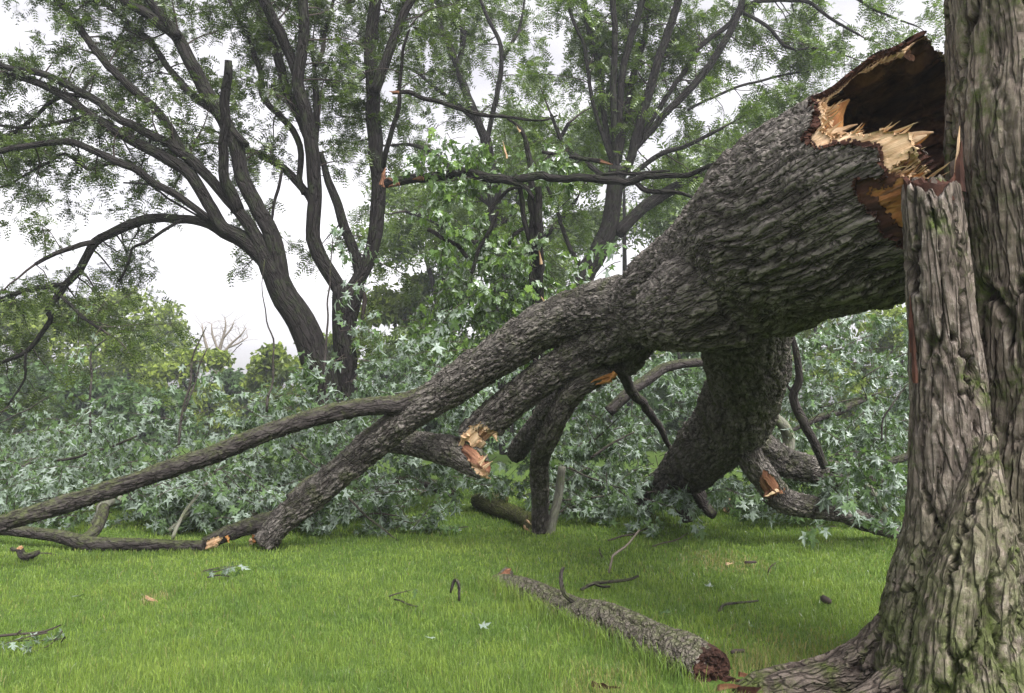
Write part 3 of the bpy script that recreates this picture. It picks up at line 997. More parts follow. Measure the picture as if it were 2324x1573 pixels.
def rim(mask, o1, o2, steps, seed, jit):
    """the torn edge between two depths below the surface"""
    Q = FALL.Q[mask]
    E = np.vstack([Q[:, [0, 1]], Q[:, [1, 2]], Q[:, [2, 3]], Q[:, [3, 0]]])
    key = np.sort(E, 1); _, inv, cnt = np.unique(key[:, 0] * 10_000_000 + key[:, 1], return_inverse=True, return_counts=True)
    E = E[cnt[inv] == 1]
    E = E[(FALL.q[E[:, 0], 2] < 1.19) & (FALL.q[E[:, 1], 2] < 1.19)]
    u, inv = np.unique(E, return_inverse=True); E = inv.reshape(-1, 2)
    if callable(o2): o2 = o2(u)
    rings = []; bqs = []
    axis = norm(FALL.sk[0][0][0] - FALL.sk[0][0][40])
    for k in range(steps + 1):
        f = k / steps
        off = o1 + (o2 - o1) * f
        sh = jit * math.sin(math.pi * f) * (fbm(np.column_stack([FALL.q[u] * 22 + f * 2.2]), 3, seed))
        rings.append(FALL.V0[u] - FALL.N0[u] * (off if np.ndim(off) == 0 else off[:, None]) + axis[None] * sh[:, None]); bqs.append(FALL.q[u] + [0, 0, f * .15])
    n = len(u)
    Qs = np.vstack([np.stack([E[:, 1] + k * n, E[:, 0] + k * n, E[:, 0] + (k + 1) * n, E[:, 1] + (k + 1) * n], 1) for k in range(steps)])
    return np.vstack(rings), Qs, np.vstack(bqs)


for (pid_, poly, m_, lb_), pk in zip(PATCH, pm):
    if not pk.any(): continue
    inner = pk & (edge_dist(bx, by, poly) > 11) if pid_ == 'limb_b' else pk & False
    inner &= cpx - cpy > 96
    for mk, m2, off_, l2 in ((pk & ~inner, m_, 0.016, lb_), (inner, M_TAN, 0.045, 'brownish heart of the shattered limb end')):
        if mk.any():
            u, V, Q = shell(mk, off_, 0.05, 6)
            islands('torn_wood', ft, V, Q, m2, {'bq': FALL.q[u]}, l2, 6)
near_s = FALL.q[FALL.Q[:, 0], 2] < 1.25


def wall(u):
    v = norm(CAM - FALL.V0[u]); f = (v * FALL.N0[u]).sum(1)
    return 0.034 + 0.075 * sstep(f, -0.15, 0.45)


wood_keep = is_tr & near_s & ~cutW
bare = wood_keep & cutB & ~cap & (facing | (cpx < 2000))
dE = edge_dist(bx, by, P_BARK) + 10 * vnoise(np.stack([cpx / 30, cpy / 30, cd], 1), 44)
band = bare & (dE < np.where(cpy > 395, 24, 7)) & facing
upper = cpy < 400
for msk, m_, o_, lb_ in ((bare & ~band & upper, M_WOOD, 0.030, 'pale wood laid bare along the rim of the hollow'), (bare & ~band & ~upper, M_ORANGE, 0.036, 'orange wood laid bare where the bark tore away'),
                         (band, M_INNER, 0.022, 'dark red inner bark along the tear')):
    if msk.any():
        u, V, Q = shell(msk, o_, 0.030 if m_ is not M_INNER else 0.02, 3)
        islands('inner_bark' if m_ is M_INNER else 'torn_wood', ft, V, Q, m_, {'bq': FALL.q[u], 'bh': FALL.h[u]}, lb_, 4)
u, V, Q = shell(wood_keep, wall, 0.14, 5)
part('hollow', ft, V, Q[:, ::-1], M_DECAY, True, {'bq': FALL.q[u]}, label='dark rotten inside of the hollow trunk')
V, Q, bq = rim(wood_keep, 0.028, wall, 5, 7, 0.06)
islands('torn_wood', ft, V, Q, M_WOOD, {'bq': bq}, 'pale splintered rim of the hollow', 20)
V, Q, bq = rim(is_tr & near_s & ~cutB, -0.004, 0.034, 3, 8, 0.07)
islands('inner_bark', ft, V, Q, M_INNER, {'bq': bq}, None, 8)
# the back of the hollow, deep inside
bk = at(1800, 500, 4.95)
torn_end(ft, bk, (at(2200, 320, 3.8) - bk), 0.46, M_DECAY, 0.5, 15, 'rotten_core')

# pale slivers along the torn edge
SL = [((1850, 318, 3.98), (1905, 240, 4.05), .05, .01, M_ORANGE), ((1880, 300, 4.0), (1925, 222, 4.1), .055, .012, M_ORANGE), ((1856, 290, 3.98), (1878, 262, 4.0), .03, .02, M_WOOD),
      ((1870, 310, 3.92), (1945, 282, 3.95), .024, .012, M_WOOD), ((1880, 318, 3.9), (1952, 298, 3.92), .022, .012, M_WOOD), ((1900, 322, 3.88), (1975, 305, 3.9), .02, .01, M_WOOD),
      ((1850, 330, 3.9), (1890, 275, 3.95), .03, .015, M_WOOD), ((1990, 335, 3.76), (2118, 298, 3.66), .05, .03, M_WOOD), ((2000, 350, 3.74), (2105, 312, 3.66), .055, .03, M_WOOD),
      ((2010, 375, 3.72), (2080, 330, 3.68), .05, .03, M_WOOD), ((1960, 332, 3.78), (2030, 300, 3.74), .03, .02, M_WOOD), ((1905, 328, 3.86), (1990, 306, 3.84), .026, .015, M_WOOD),
      ((2030, 380, 3.74), (2100, 345, 3.7), .03, .012, M_REDWOOD), ((2020, 410, 3.68), (2146, 414, 3.58), .03, .02, M_ORANGE), ((2060, 415, 3.6), (2140, 428, 3.55), .028, .02, M_WOOD)]
for k, (a, b, w, t_, m) in enumerate(SL):
    splinter(ft, at(*a), at(*b), w, t_, m, 50 + k)
Eq = FALL.Q[wood_keep & facing]
cand = np.unique(FALL.Q[is_tr & facing & near_s & ~cutW][:, 0])
cx_, cy_, _ = project(FALL.V0[cand])
eW = edge_dist(cx_, cy_, P_WOOD)
cand = cand[(eW < 9) & (cx_ < 2125) & (cy_ < 470)]
ax_ = norm(FALL.sk[0][0][0] - FALL.sk[0][0][30])
for k, i in enumerate(rng.choice(cand, min(70, len(cand)), False)):
    b0 = FALL.V0[i] - FALL.N0[i] * rng.uniform(.035, .09)
    dv = norm(ax_ + rng.normal(size=3) * .22 + np.array([0, 0, .10]))
    splinter(ft, b0 - dv * .03, b0 + dv * rng.uniform(.03, .12), rng.uniform(.004, .011), rng.uniform(.003, .007), M_WOOD if rng.random() < .65 else M_ORANGE, 700 + k)
# strip of dark bark peeled up along the top edge
for k, (a, b, w) in enumerate([((1800, 330, 4.02), (1848, 236, 3.98), .035), ((1770, 360, 4.1), (1830, 262, 4.0), .03), ((1752, 372, 4.2), (1800, 310, 4.05), .03)]):
    splinter(ft, at(*a), at(*b), w, 0.014, M_DARK, 80 + k, 'bark_strip')
# torn ends and stripped patches of the limbs
dB = at(1092, 968, 7.35) - at(1140, 920, 7.25)
for k, (a, b) in enumerate([((1060, 985, 7.2), (1040, 1012, 7.25)), ((1090, 1000, 7.2), (1066, 1020, 7.25)), ((1120, 985, 7.2), (1128, 1002, 7.2)), ((1052, 990, 7.2), (1046, 1026, 7.3))]):
    splinter(ft, at(*a), at(*b), .03, .02, M_WOOD, 95 + k)
for k, (a, b) in enumerate([((1390, 850, 6.6), (1340, 868, 6.75)), ((1385, 862, 6.62), (1350, 874, 6.75)), ((1396, 846, 6.6), (1380, 866, 6.6))]):
    splinter(ft, at(*a), at(*b), .026, .014, M_ORANGE, 105 + k)
for k, (a, b, m) in enumerate([((500, 1222, 7.36), (440, 1250, 7.32), M_WOOD), ((492, 1232, 7.34), (455, 1252, 7.32), M_WOOD), ((515, 1216, 7.36), (520, 1232, 7.34), M_ORANGE),
                              ((572, 1222, 7.68), (566, 1240, 7.66), M_WOOD), ((580, 1215, 7.66), (574, 1232, 7.64), M_ORANGE), ((1752, 1105, 7.38), (1732, 1128, 7.36), M_REDWOOD),
                              ((1765, 1112, 7.36), (1736, 1127, 7.30), M_WOOD), ((1732, 1080, 7.28), (1762, 1118, 7.30), M_REDWOOD), ((1688, 1042, 7.3), (1702, 1075, 7.3), M_ORANGE), ((1772, 1110, 7.40), (1780, 1120, 7.4), M_REDWOOD)]):
    splinter(ft, at(*a), at(*b), .035, .02, m, 110 + k)

# secondary branches of the fallen crown, seen through the leaves
BR = [
    [(405, 1010, 7.0, 6), (412, 950, 7.1, 5.5), (430, 870, 7.2, 5), (440, 800, 7.3, 4), (468, 742, 7.4, 2)],
    [(418, 935, 7.1, 4), (445, 850, 7.25, 3.5), (470, 790, 7.3, 2.5)],
    [(205, 985, 9.5, 6), (204, 930, 9.5, 5), (206, 860, 9.6, 4.5), (208, 800, 9.6, 4), (240, 770, 9.6, 2.5)],
    [(215, 1200, 9.0, 14), (232, 1165, 9.0, 14), (240, 1140, 9.1, 14), (300, 1130, 9.4, 12), (350, 1115, 9.6, 11), (400, 1090, 9.8, 9), (480, 1050, 10.2, 7)],
    [(130, 1045, 9.5, 6), (190, 1035, 9.5, 6), (260, 1010, 9.6, 5), (310, 990, 9.6, 4)],
    [(15, 1100, 9.0, 5), (40, 1070, 9.1, 5), (70, 1048, 9.2, 4)],
    [(605, 935, 7.4, 6), (607, 900, 7.4, 5.5), (620, 860, 7.5, 5), (618, 770, 7.6, 3.5), (595, 660, 7.7, 2), (600, 590, 7.8, 1.5)],
    [(722, 890, 8.6, 6), (735, 830, 8.7, 5.5), (742, 760, 8.8, 4.5), (748, 640, 8.9, 3.5), (755, 540, 9, 2)],
    [(390, 1225, 8.0, 4.5), (420, 1160, 8.1, 4), (450, 1120, 8.2, 3.5), (480, 1085, 8.4, 2.5)],
    [(350, 1235, 8.2, 6), (400, 1190, 8.4, 5.5), (460, 1130, 8.8, 4.5)],
    [(420, 1160, 9, 5), (480, 1130, 9, 5), (530, 1100, 9, 4)],
    [(655, 1130, 8.4, 9), (700, 1090, 8.6, 8), (760, 1060, 8.9, 6), (830, 1050, 9.2, 4)],
    [(660, 1010, 9, 4), (700, 1045, 8.9, 4), (720, 1062, 8.8, 3)],
    [(790, 1130, 8.0, 5), (840, 1180, 8.0, 4.5), (905, 1228, 7.9, 3)],
    [(1340, 1040, 9.2, 6), (1400, 1000, 9.2, 5), (1440, 980, 9.3, 3)],
    [(1290, 1060, 9.0, 4), (1350, 1090, 9.0, 4), (1420, 1110, 9.1, 3)],
    [(1380, 935, 9.2, 13), (1440, 880, 9.2, 13), (1480, 850, 9.3, 13), (1520, 830, 9.4, 12), (1600, 820, 9.6, 10)],
    [(1405, 830, 7.0, 15), (1432, 885, 7.6, 12), (1468, 930, 8.2, 10), (1500, 975, 8.9, 8), (1530, 1040, 9.6, 6)],
    [(1790, 740, 7.6, 7), (1806, 800, 7.7, 8), (1812, 860, 7.8, 9), (1800, 900, 7.9, 10), (1815, 945, 8.0, 11), (1850, 1010, 8.2, 10), (1870, 1060, 8.3, 9)],
    [(1800, 895, 7.9, 7), (1785, 870, 7.9, 5), (1770, 850, 7.9, 4)],
    [(1745, 935, 8.4, 11), (1775, 965, 8.5, 13), (1790, 1000, 8.6, 14), (1785, 1035, 8.6, 15)],
    [(1780, 985, 9.4, 6), (1850, 950, 9.6, 8), (1900, 935, 9.8, 9), (1960, 905, 10, 8)],
    [(1860, 925, 9.8, 3), (1930, 908, 9.9, 3), (2000, 890, 10, 3)],
    [(1975, 1050, 8.6, 8), (2020, 1048, 8.6, 9), (2070, 1030, 8.6, 9)],
    [(2000, 1000, 9, 4), (2010, 940, 9, 4), (2060, 870, 9, 3)],
    [(1955, 860, 9.5, 3), (2000, 830, 9.5, 3), (2060, 800, 9.5, 2)],
    [(1880, 1110, 7.6, 6), (1930, 1090, 7.6, 5), (1950, 1060, 7.5, 3), (1940, 1020, 7.5, 2)],
    [(1940, 1060, 7.9, 9), (1980, 1120, 7.9, 8), (2010, 1160, 7.9, 6)],
    [(1275, 1060, 8.3, 9), (1268, 1120, 8.35, 10), (1250, 1200, 8.4, 11), (1247, 1216, 8.4, 11)],
    [(1240, 1140, 9, 4), (1340, 1130, 9.2, 4), (1420, 1120, 9.4, 3)],
    [(1550, 1085, 9.3, 22), (1580, 1110, 9.2, 18), (1600, 1150, 9.2, 14), (1620, 1170, 9.1, 10)],
    [(1530, 1110, 8.9, 26), (1545, 1140, 8.9, 22), (1565, 1178, 8.9, 18)],
    [(550, 1160, 8.6, 20), (580, 1185, 8.4, 19), (610, 1200, 8.2, 18)],
    [(0, 960, 10, 3), (60, 930, 10, 3), (110, 900, 10, 2)],
    [(1300, 1020, 9.6, 4), (1370, 980, 9.6, 3), (1420, 930, 9.6, 2)],
]
pale_ids = {3, 8, 9, 20, 27, 28}
for k, b in enumerate(BR):
    b = [(x_, y_, d_, r_ * (0.55 if r_ < 8 and k not in pale_ids else 1)) for x_, y_, d_, r_ in b]
    ptube('branch', ft, b, M_PALE if k in pale_ids else M_DARK, 8, 0.06, 0.08, k, wob=0.02)

FO = Foliage(5)
for bx_ in [
    (-150, 620, 1040, 1205, 8.4, 11.0, 190), (-120, 600, 900, 1060, 9.0, 12.5, 80), (-120, 600, 985, 1060, 10.0, 13.5, 90), (480, 960, 900, 1120, 8.8, 11.5, 190), (480, 820, 1080, 1195, 8.2, 9.5, 56), (560, 980, 860, 980, 9.0, 12.0, 40),
    (700, 1010, 1090, 1215, 8.0, 8.6, 34), (430, 640, 1060, 1190, 7.9, 9, 22), (1000, 1480, 830, 1090, 9.4, 12.0, 215), (1240, 1480, 1060, 1185, 8.8, 10.2, 44), (1400, 1660, 800, 1010, 9.5, 12.0, 66),
    (1480, 1720, 1040, 1160, 9.8, 11.2, 40), (1700, 2120, 690, 1000, 9.2, 12.5, 230), (1720, 2120, 950, 1160, 8.6, 11.0, 120), (820, 1010, 770, 860, 10, 12, 18), (980, 1060, 740, 800, 9.5, 10.5, 4)]:
    FO.box(*bx_)
FO.box(1840, 2060, 1020, 1190, 7.2, 7.7, 16, flip=0.75)
FO.box(1440, 1570, 1075, 1150, 7.9, 8.5, 10, L=0.5, thr=-9)
FO.box(1640, 1760, 1110, 1170, 7.6, 8.2, 7, L=0.4)
FO.box(730, 850, 470, 760, 9.0, 9.6, 10, size=0.11, L=0.4, nl=14)
FO.box(600, 760, 790, 900, 8.0, 9.0, 12, size=0.11, L=0.5, nl=18)
FO.box(1000, 1040, 690, 740, 8.2, 8.4, 2, size=0.12, L=0.3, thr=-9)
for o_, s_ in [((1390, 545, 6.9), 11), ((1375, 600, 6.9), 9), ((1020, 715, 7.2), 8), ((1865, 1185, 7.3), 8), ((180, 790, 9.6), 10), ((210, 760, 9.6), 12), ((190, 690, 9.6), 8), ((430, 830, 7.3), 6), ((520, 800, 8.6), 7), ((470, 860, 8.6), 8)]:
    FO.shoot(at(*o_), np.array([-0.6, -0.3, -0.2]) + 0.4 * FO.rs.normal(size=3), 0.35, s_, 0.13, 0.65, 0.6)
FO.emit(ft, M_SILVER, TS, TS2, 300)


# ------------------------------------------------------------------ broken pieces lying on the lawn
def body_thing(name, label, cat, loc, pid, pts, voxel, mat, kind='plate', cell=0.035, stretch=1.2, depth=0.022, seed=1, extra=(), group=None, smooth=5):
    t = thing(name, label, cat, loc, group)
    b = Body([(pid, pts)] + list(extra), voxel, smooth, kind, cell, stretch, depth, seed, 0.06)
    b.emit(t, {'*': mat}, {})
    return t, b


# limb with the pale splintered end
bl = thing('broken_limb', 'broken limb with a pale splintered end hanging below the shattered limb', 'broken limb', gr(1000, 1180))
BL = Body([('limb_body', [(1108, 1078, 7.12, 14), (1090, 1062, 7.18, 27), (1060, 1040, 7.32, 37), (1005, 1020, 7.6, 35), (945, 1006, 7.9, 30), (890, 1000, 8.2, 26), (840, 1010, 8.5, 20)])], 0.011, 4, 'plate', 0.035, 2.0, 0.022, 21)
lpx, lpy, ld = project(BL.V[BL.Q].mean(1))
lj = 4 * vnoise(np.stack([lpx / 6, lpy / 6, ld], 1), 4)
P_L = [(1036, 996), (1062, 1008), (1092, 1032), (1125, 1055), (1130, 1100), (1104, 1098), (1078, 1074), (1062, 1048), (1046, 1018)]
lk = in_poly(lpx + lj, lpy - lj, P_L)
BL.emit(bl, {'*': M_FALLEN}, {}, ~lk)
for mk, m_, lb_ in ((lk & (lpy - 0.55 * lpx + lj * 1.5 > 463), M_WOOD, 'pale freshly torn wood'), (lk & ~(lpy - 0.55 * lpx + lj * 1.5 > 463), M_REDWOOD, 'reddish torn wood beside the hinge')):
    if mk.any():
        u, V, Q = shell(mk, 0.014, 0.05, 6, BL)
        islands('torn_wood', bl, V, Q, m_, {'bq': BL.q[u]}, lb_, 4)
for k, (a, b, m) in enumerate([((1090, 1056, 7.06), (1107, 1030, 7.04), M_WOOD), ((1096, 1060, 7.05), (1118, 1046, 7.02), M_WOOD), ((1092, 1052, 7.06), (1101, 1034, 7.05), M_WOOD), ((1098, 1076, 7.05), (1113, 1088, 7.05), M_WOOD),
                              ((1100, 1062, 7.05), (1113, 1052, 7.02), M_WOOD), ((1086, 1052, 7.08), (1098, 1040, 7.06), M_WOOD), ((1084, 1050, 7.08), (1090, 1036, 7.08), M_TAN)]):
    splinter(bl, at(*a), at(*b), .03 if k == 3 else .011, .009, m, 140 + k)
# long limb lying along the grass
gl_, _ = body_thing('broken_limb', 'long dark limb lying flat along the grass at the lower left', 'broken limb', gr(250, 1250), 'limb_body',
                    [(462, 1240, 7.28, 13), (400, 1238, 7.3, 13), (320, 1235, 7.32, 14), (230, 1235, 7.32, 15), (185, 1231, 7.34, 17), (140, 1219, 7.44, 15), (70, 1208, 7.58, 13), (-20, 1199, 7.75, 12), (-140, 1192, 7.9, 12)], 0.012, M_DARK, seed=22,
                    extra=[('limb_stub', [(185, 1228, 7.4, 12), (212, 1208, 7.6, 13), (228, 1180, 7.8, 13), (236, 1150, 8.0, 12)])])
# mossy log
ml, _ = body_thing('mossy_log', 'short log thick with moss lying beside the upright limb', 'log', gr(1140, 1190), 'log_body',
                   [(1085, 1136, gdepth(1152), 17), (1110, 1146, gdepth(1166), 20), (1150, 1160, gdepth(1180), 19), (1180, 1170, gdepth(1190), 18), (1206, 1184, gdepth(1204), 18)], 0.012, M_MOSSY, seed=23, depth=0.03,
                   extra=[('limb_stub', [(1092, 1134, gdepth(1150) + .02, 14), (1125, 1128, gdepth(1142), 12), (1150, 1134, gdepth(1140), 8)])])
for k, (a, b) in enumerate([((1196, 1182, 8.55), (1206, 1190, 8.4)), ((1190, 1196, 8.5), (1203, 1208, 8.4))]):
    splinter(ml, at(*a), at(*b), .03, .015, M_WOOD, 160 + k)
# dark logs behind on the right
dl, _ = body_thing('broken_limb', 'straight dark limb lying on the grass under the bending limb', 'broken limb', gr(1700, 1160), 'limb_body',
                   [(1652, 1148, gdepth(1166), 17), (1700, 1145, gdepth(1163), 18), (1760, 1140, gdepth(1158), 17), (1830, 1136, gdepth(1152), 15), (1920, 1132, gdepth(1146), 12)], 0.014, M_FALLEN, seed=24)
torn_end(dl, at(1650, 1148, gdepth(1166) - .02), (-1, -0.6, 0.1), 0.10, M_WOOD, 0.6, 33)
dk, _ = body_thing('broken_limb', 'dark broken limb lying in the shade behind the splintered limb', 'broken limb', gr(990, 1130), 'limb_body',
                   [(900, 1086, gdepth(1100), 13), (945, 1092, gdepth(1107), 14), (985, 1102, gdepth(1118), 14), (1024, 1117, gdepth(1130), 12)], 0.014, M_DARK, seed=25)
sb, _ = body_thing('branch_stub', 'small mossy broken branch with an orange end at the far left of the grass', 'branch', gr(55, 1270), 'branch_body',
                   [(44, 1244, 6.8, 8), (50, 1260, 6.8, 9), (62, 1264, 6.8, 9), (78, 1258, 6.88, 7), (88, 1252, 6.95, 5)], 0.008, M_DARK, seed=26)
torn_end(sb, at(44, 1242, 6.79), (-0.4, -0.6, 1), 0.024, M_TAN, 0.8, 34, nr=5, ns=16)
ptube('twig', sb, [(70, 1260, 7.05, 2), (90, 1256, 7.05, 2), (112, 1256, 7.1, 1.5), (136, 1261, 7.1, 1)], M_TWIG, 5, 0.05)
b_ = [(28, 1246, 7.3, 6), (40, 1250, 7.2, 5)]
ptube('twig', sb, b_, M_DARK, 6, 0.05)

# foreground log
fl, flb = body_thing('log', 'mossy log with a rotten end lying across the foreground grass', 'log', gr(1400, 1470), 'log_body',
                     [(1612, 1519, 3.78, 50), (1560, 1490, 3.94, 53), (1480, 1462, 4.2, 50), (1380, 1416, 4.58, 43), (1300, 1394, 4.9, 39), (1215, 1354, 5.38, 33), (1165, 1340, 5.7, 31), (1132, 1328, 5.95, 27)], 0.0075, M_LOG,
                     'furrow', 0.050, 0.55, 0.030, 27, extra=[('limb_stub', [(1140, 1330, 5.95, 21), (1146, 1310, 5.96, 17), (1157, 1293, 5.97, 11)]),
                                                      ('limb_stub', [(1296, 1380, 4.93, 20), (1304, 1368, 4.92, 12), (1300, 1362, 4.92, 8)])])
dL = at(1612, 1519, 3.78) - at(1560, 1490, 3.94)
torn_end(fl, at(1617, 1522, 3.765), dL + np.array([.0, -.06, .0]), 0.108, M_ROT, 0.45, 35, 'rotten_end', 12, 48)
splinter(fl, at(1140, 1316, 5.87), at(1158, 1290, 5.88), .045, .02, M_REDWOOD, 171, 'torn_wood')
for k, b in enumerate([[(1330, 1396, 4.8, 9), (1304, 1366, 4.82, 7), (1284, 1350, 4.83, 6), (1275, 1325, 4.84, 5), (1273, 1300, 4.86, 4.5), (1279, 1287, 4.86, 3.5)],
                       [(1180, 1310, 5.7, 5), (1186, 1328, 5.6, 4), (1196, 1345, 5.5, 4)], [(1192, 1316, 5.6, 6), (1210, 1332, 5.5, 6), (1225, 1350, 5.4, 7)],
                       [(1220, 1348, 5.45, 6), (1240, 1345, 5.45, 5), (1262, 1340, 5.45, 5)]]):
    ptube('twig', fl, b, M_DARK, 7, 0.03, 0.1, k, wob=0.008)
splinter(fl, at(1300, 1366, 4.86), at(1293, 1358, 4.86), .016, .01, M_WOOD, 170)


# sticks, twigs and scraps in the grass
def stick(label, lines, mat=M_DARK, cat='twig', name='twig', leaves=None, group=None):
    t = thing(name, label, cat, at(*lines[0][0][:3]), group)
    for k, b in enumerate(lines):
        ptube('stem' if k == 0 else 'side_shoot', t, b, mat, 6, 0.04, 0.12, k + len(label), wob=0.012)
    if leaves:
        f = Foliage(len(label))
        for (px, py), n, s in leaves:
            f.shoot(gr(px, py, 0.05), f.rs.normal(size=3) * [1, 1, .15], 0.22, n, s, 0.5, 0.1)
        f.emit(t, M_SILVER, TS, TS2, min(12, sum(len(o) for o in f.O) - 1))
    return t


def G(py, z=0.03): return gdepth(py, z)


stick('forked grey stick lying on the lawn beyond the log', [[(1318, 1338, G(1338), 4), (1345, 1326, G(1332), 4.5), (1385, 1320, G(1326), 4), (1425, 1316, G(1322), 3.5), (1448, 1307, G(1318), 3)],
                                                    [(1350, 1325, G(1332), 3.5), (1372, 1331, G(1334), 3), (1384, 1331, G(1335), 2.5)]])
stick('thin bent twig rising out of the grass beyond the log', [[(1381, 1300, G(1308), 2.5), (1388, 1270, G(1308), 2.5), (1391, 1262, G(1308), 3), (1415, 1243, G(1305), 2.5), (1435, 1222, G(1302), 2), (1450, 1203, G(1300), 2)]], M_TWIGP)
stick('short hooked twig sticking up from the lawn left of the log', [[(1041, 1364, G(1366), 3), (1041, 1340, G(1366), 3), (1037, 1322, G(1366), 4), (1030, 1320, G(1364), 4), (1024, 1335, G(1364), 3), (1022, 1345, G(1364), 2)]])
stick('thin dark twig with a leaf lying on the open lawn', [[(895, 1360, G(1362), 2), (920, 1370, G(1372), 2.5), (948, 1376, G(1378), 1.5)]], leaves=[((910, 1366), 3, .06)])
stick('long dark twig on the grass at the lower left', [[(-20, 1446, G(1450), 3), (40, 1437, G(1442), 3), (100, 1432, G(1436), 2.5), (138, 1418, G(1426), 1.5)], [(40, 1437, G(1442), 2), (48, 1430, G(1442), 2)]], M_TWIG)
stick('slim twig lying in the shade under the upright limb', [[(1380, 1226, G(1230), 2), (1440, 1210, G(1215), 2), (1480, 1195, G(1204), 1.5)]], M_TWIG)
stick('thin arched twig near the far edge of the shade', [[(1480, 1240, G(1244), 1.5), (1540, 1222, G(1230), 1.5), (1560, 1210, G(1222), 1)]], M_TWIG)
stick('short dark stick on the bright grass near the trunk', [[(1690, 1276, G(1280), 3), (1715, 1275, G(1279), 3)]], M_TWIG)
stick('tiny curved twig standing in the grass left of the trunk', [[(1742, 1300, G(1302), 1.5), (1750, 1285, G(1302), 1.5), (1760, 1277, G(1300), 1)]], M_TWIG)
stick('sprig of grey green leaves lying flat on the lawn', [[(470, 1310, G(1314), 2), (500, 1305, G(1310), 2), (520, 1308, G(1312), 1.5)]], leaves=[((490, 1308), 9, .08), ((510, 1310), 7, .08)], name='leaf_sprig', cat='sprig')
stick('spray of pale leaves on the grass at the lower left', [[(40, 1455, G(1458), 1.5), (90, 1452, G(1455), 1.5), (150, 1448, G(1451), 1)]], leaves=[((60, 1455), 9, .05), ((110, 1452), 9, .05), ((145, 1448), 6, .05)], name='leaf_sprig', cat='sprig')
stick('curled strip of bark half sunk in the grass near the trunk', [[(1632, 1387, G(1388), 3.5), (1645, 1374, G(1376), 3.5), (1680, 1366, G(1368), 3), (1720, 1363, G(1364), 2)]], M_DARK, 'bark scrap', 'bark_scrap')
stick('dark crumpled leaf scrap on the grass left of the trunk', [[(1868, 1358, G(1362), 8), (1876, 1364, G(1368), 9), (1886, 1366, G(1370), 5)]], M_TWIG, 'scrap', 'leaf_scrap')
stick('small dark scrap on the grass beside the root', [[(1660, 1480, G(1484), 4), (1674, 1476, G(1480), 5), (1690, 1477, G(1480), 4)]], M_TWIG, 'scrap', 'leaf_scrap')
stick('thin twig crossing the lawn in front of the upright limb', [[(1360, 1245, G(1250), 1.5), (1366, 1265, G(1268), 1.5)]], M_TWIG)
stick('thin twig arching over the grass behind the stub foot', [[(815, 1174, 8.4, 1.5), (850, 1165, 8.4, 2), (900, 1170, 8.4, 1.5)]], M_TWIG)

# single leaves blown onto the lawn
lf_base = [mesh_np('fallen_leaf', TS[0], TS[1], M_SILVER, False, {'rv': np.full(len(TS[0]), v)}) for v in (.1, .5, .9)]
for k, (px_, py_, lb_) in enumerate([(190, 1348, 'single green leaf on the open lawn above the pale spray of leaves'), (1088, 1420, 'pale leaf lying just left of the log'),
                                   (985, 1445, 'pale leaf lying by itself left of the rotten log end'), (1605, 1330, 'pale leaf between the dry patch and the forked stick'),
                                   (1700, 1420, 'small green leaf in the grass between the log and the trunk'),
                                   (1520, 1390, 'green leaf lying just beyond the middle of the log')]):
    g_ = gr(px_, py_, 0.055)
    o_ = bpy.data.objects.new('fallen_leaf', lf_base[k % 3]); COL.objects.link(o_)
    o_.location = g_; o_.scale = [rng.uniform(.05, .085)] * 3
    o_.rotation_euler = (rng.normal() * .3 + (math.pi if 'pale' in lb_ else 0), rng.normal() * .3, rng.uniform(0, 6.3))
    tag(o_, lb_, 'leaf')

# chips of reddish bark by the root
for k, (x, y, ln, m, lb) in enumerate([(1668, 1565, .16, M_REDWOOD, 'long reddish chip of torn wood in front of the root'), (1720, 1568, .2, M_INNER, 'broad red brown slab of bark at the bottom edge'),
                                     (1700, 1535, .10, M_REDWOOD, 'small upright wood chip beside the root tip'), (1665, 1545, .11, M_INNER, 'dark bark chip between the log and the root'),
                                     (1375, 1560, .13, M_INNER, 'brown bark chip in the grass at the bottom edge'), (345, 1362, .09, M_WOOD, 'pale tan wood chip lying on the open lawn'), (1655, 1280, .07, M_WOOD, 'small pale chip on the dry patch of grass')]):
    g0 = gr(x, y, 0.03)
    rs = np.random.default_rng(k)
    dd = np.array([1.0, rs.normal() * .35, rs.normal() * .1])
    t = splinter(None, g0 - dd * ln * .5 + [0, 0, .01], g0 + dd * ln * .5, ln * .2, .014, m, 200 + k, 'wood_chip')
    tag(t, lb, 'wood chip')

# ------------------------------------------------------------------ background trees with drawn limbs
def frond_mesh(O, D, Nn, S, rs, pairs=6):
    """feathery compound leaf: pairs of slim leaflets along a drooping rachis"""
    n = len(O)
    X, Y, Z = leaf_frames(D, Nn)
    Vs = []
    for k in range(pairs):
        f = (k + 0.8) / pairs
        c = O + Y * (S * f)[:, None] + np.array([0, 0, -1.0]) * (S * 0.35 * f * f)[:, None]
        for sgn in (-1, 1):
            l = (S * 0.38 * (1 - 0.45 * abs(f - 0.55)))[:, None]
            dr = X * sgn * 0.95 + Y * 0.35 + Z * rs.normal(0, .25, (n, 1))
            w = Y * l * 0.26
            Vs.append(np.stack([c + dr * l * .1 - w, c + dr * l * 1.05, c + dr * l * .1 + w], 1))
    V = np.stack(Vs, 1).reshape(n, -1, 3)
    m = V.shape[1]
    Q = np.arange(n * m).reshape(-1, 3)
    return V.reshape(-1, 3), Q, np.repeat(rs.random(n), m)


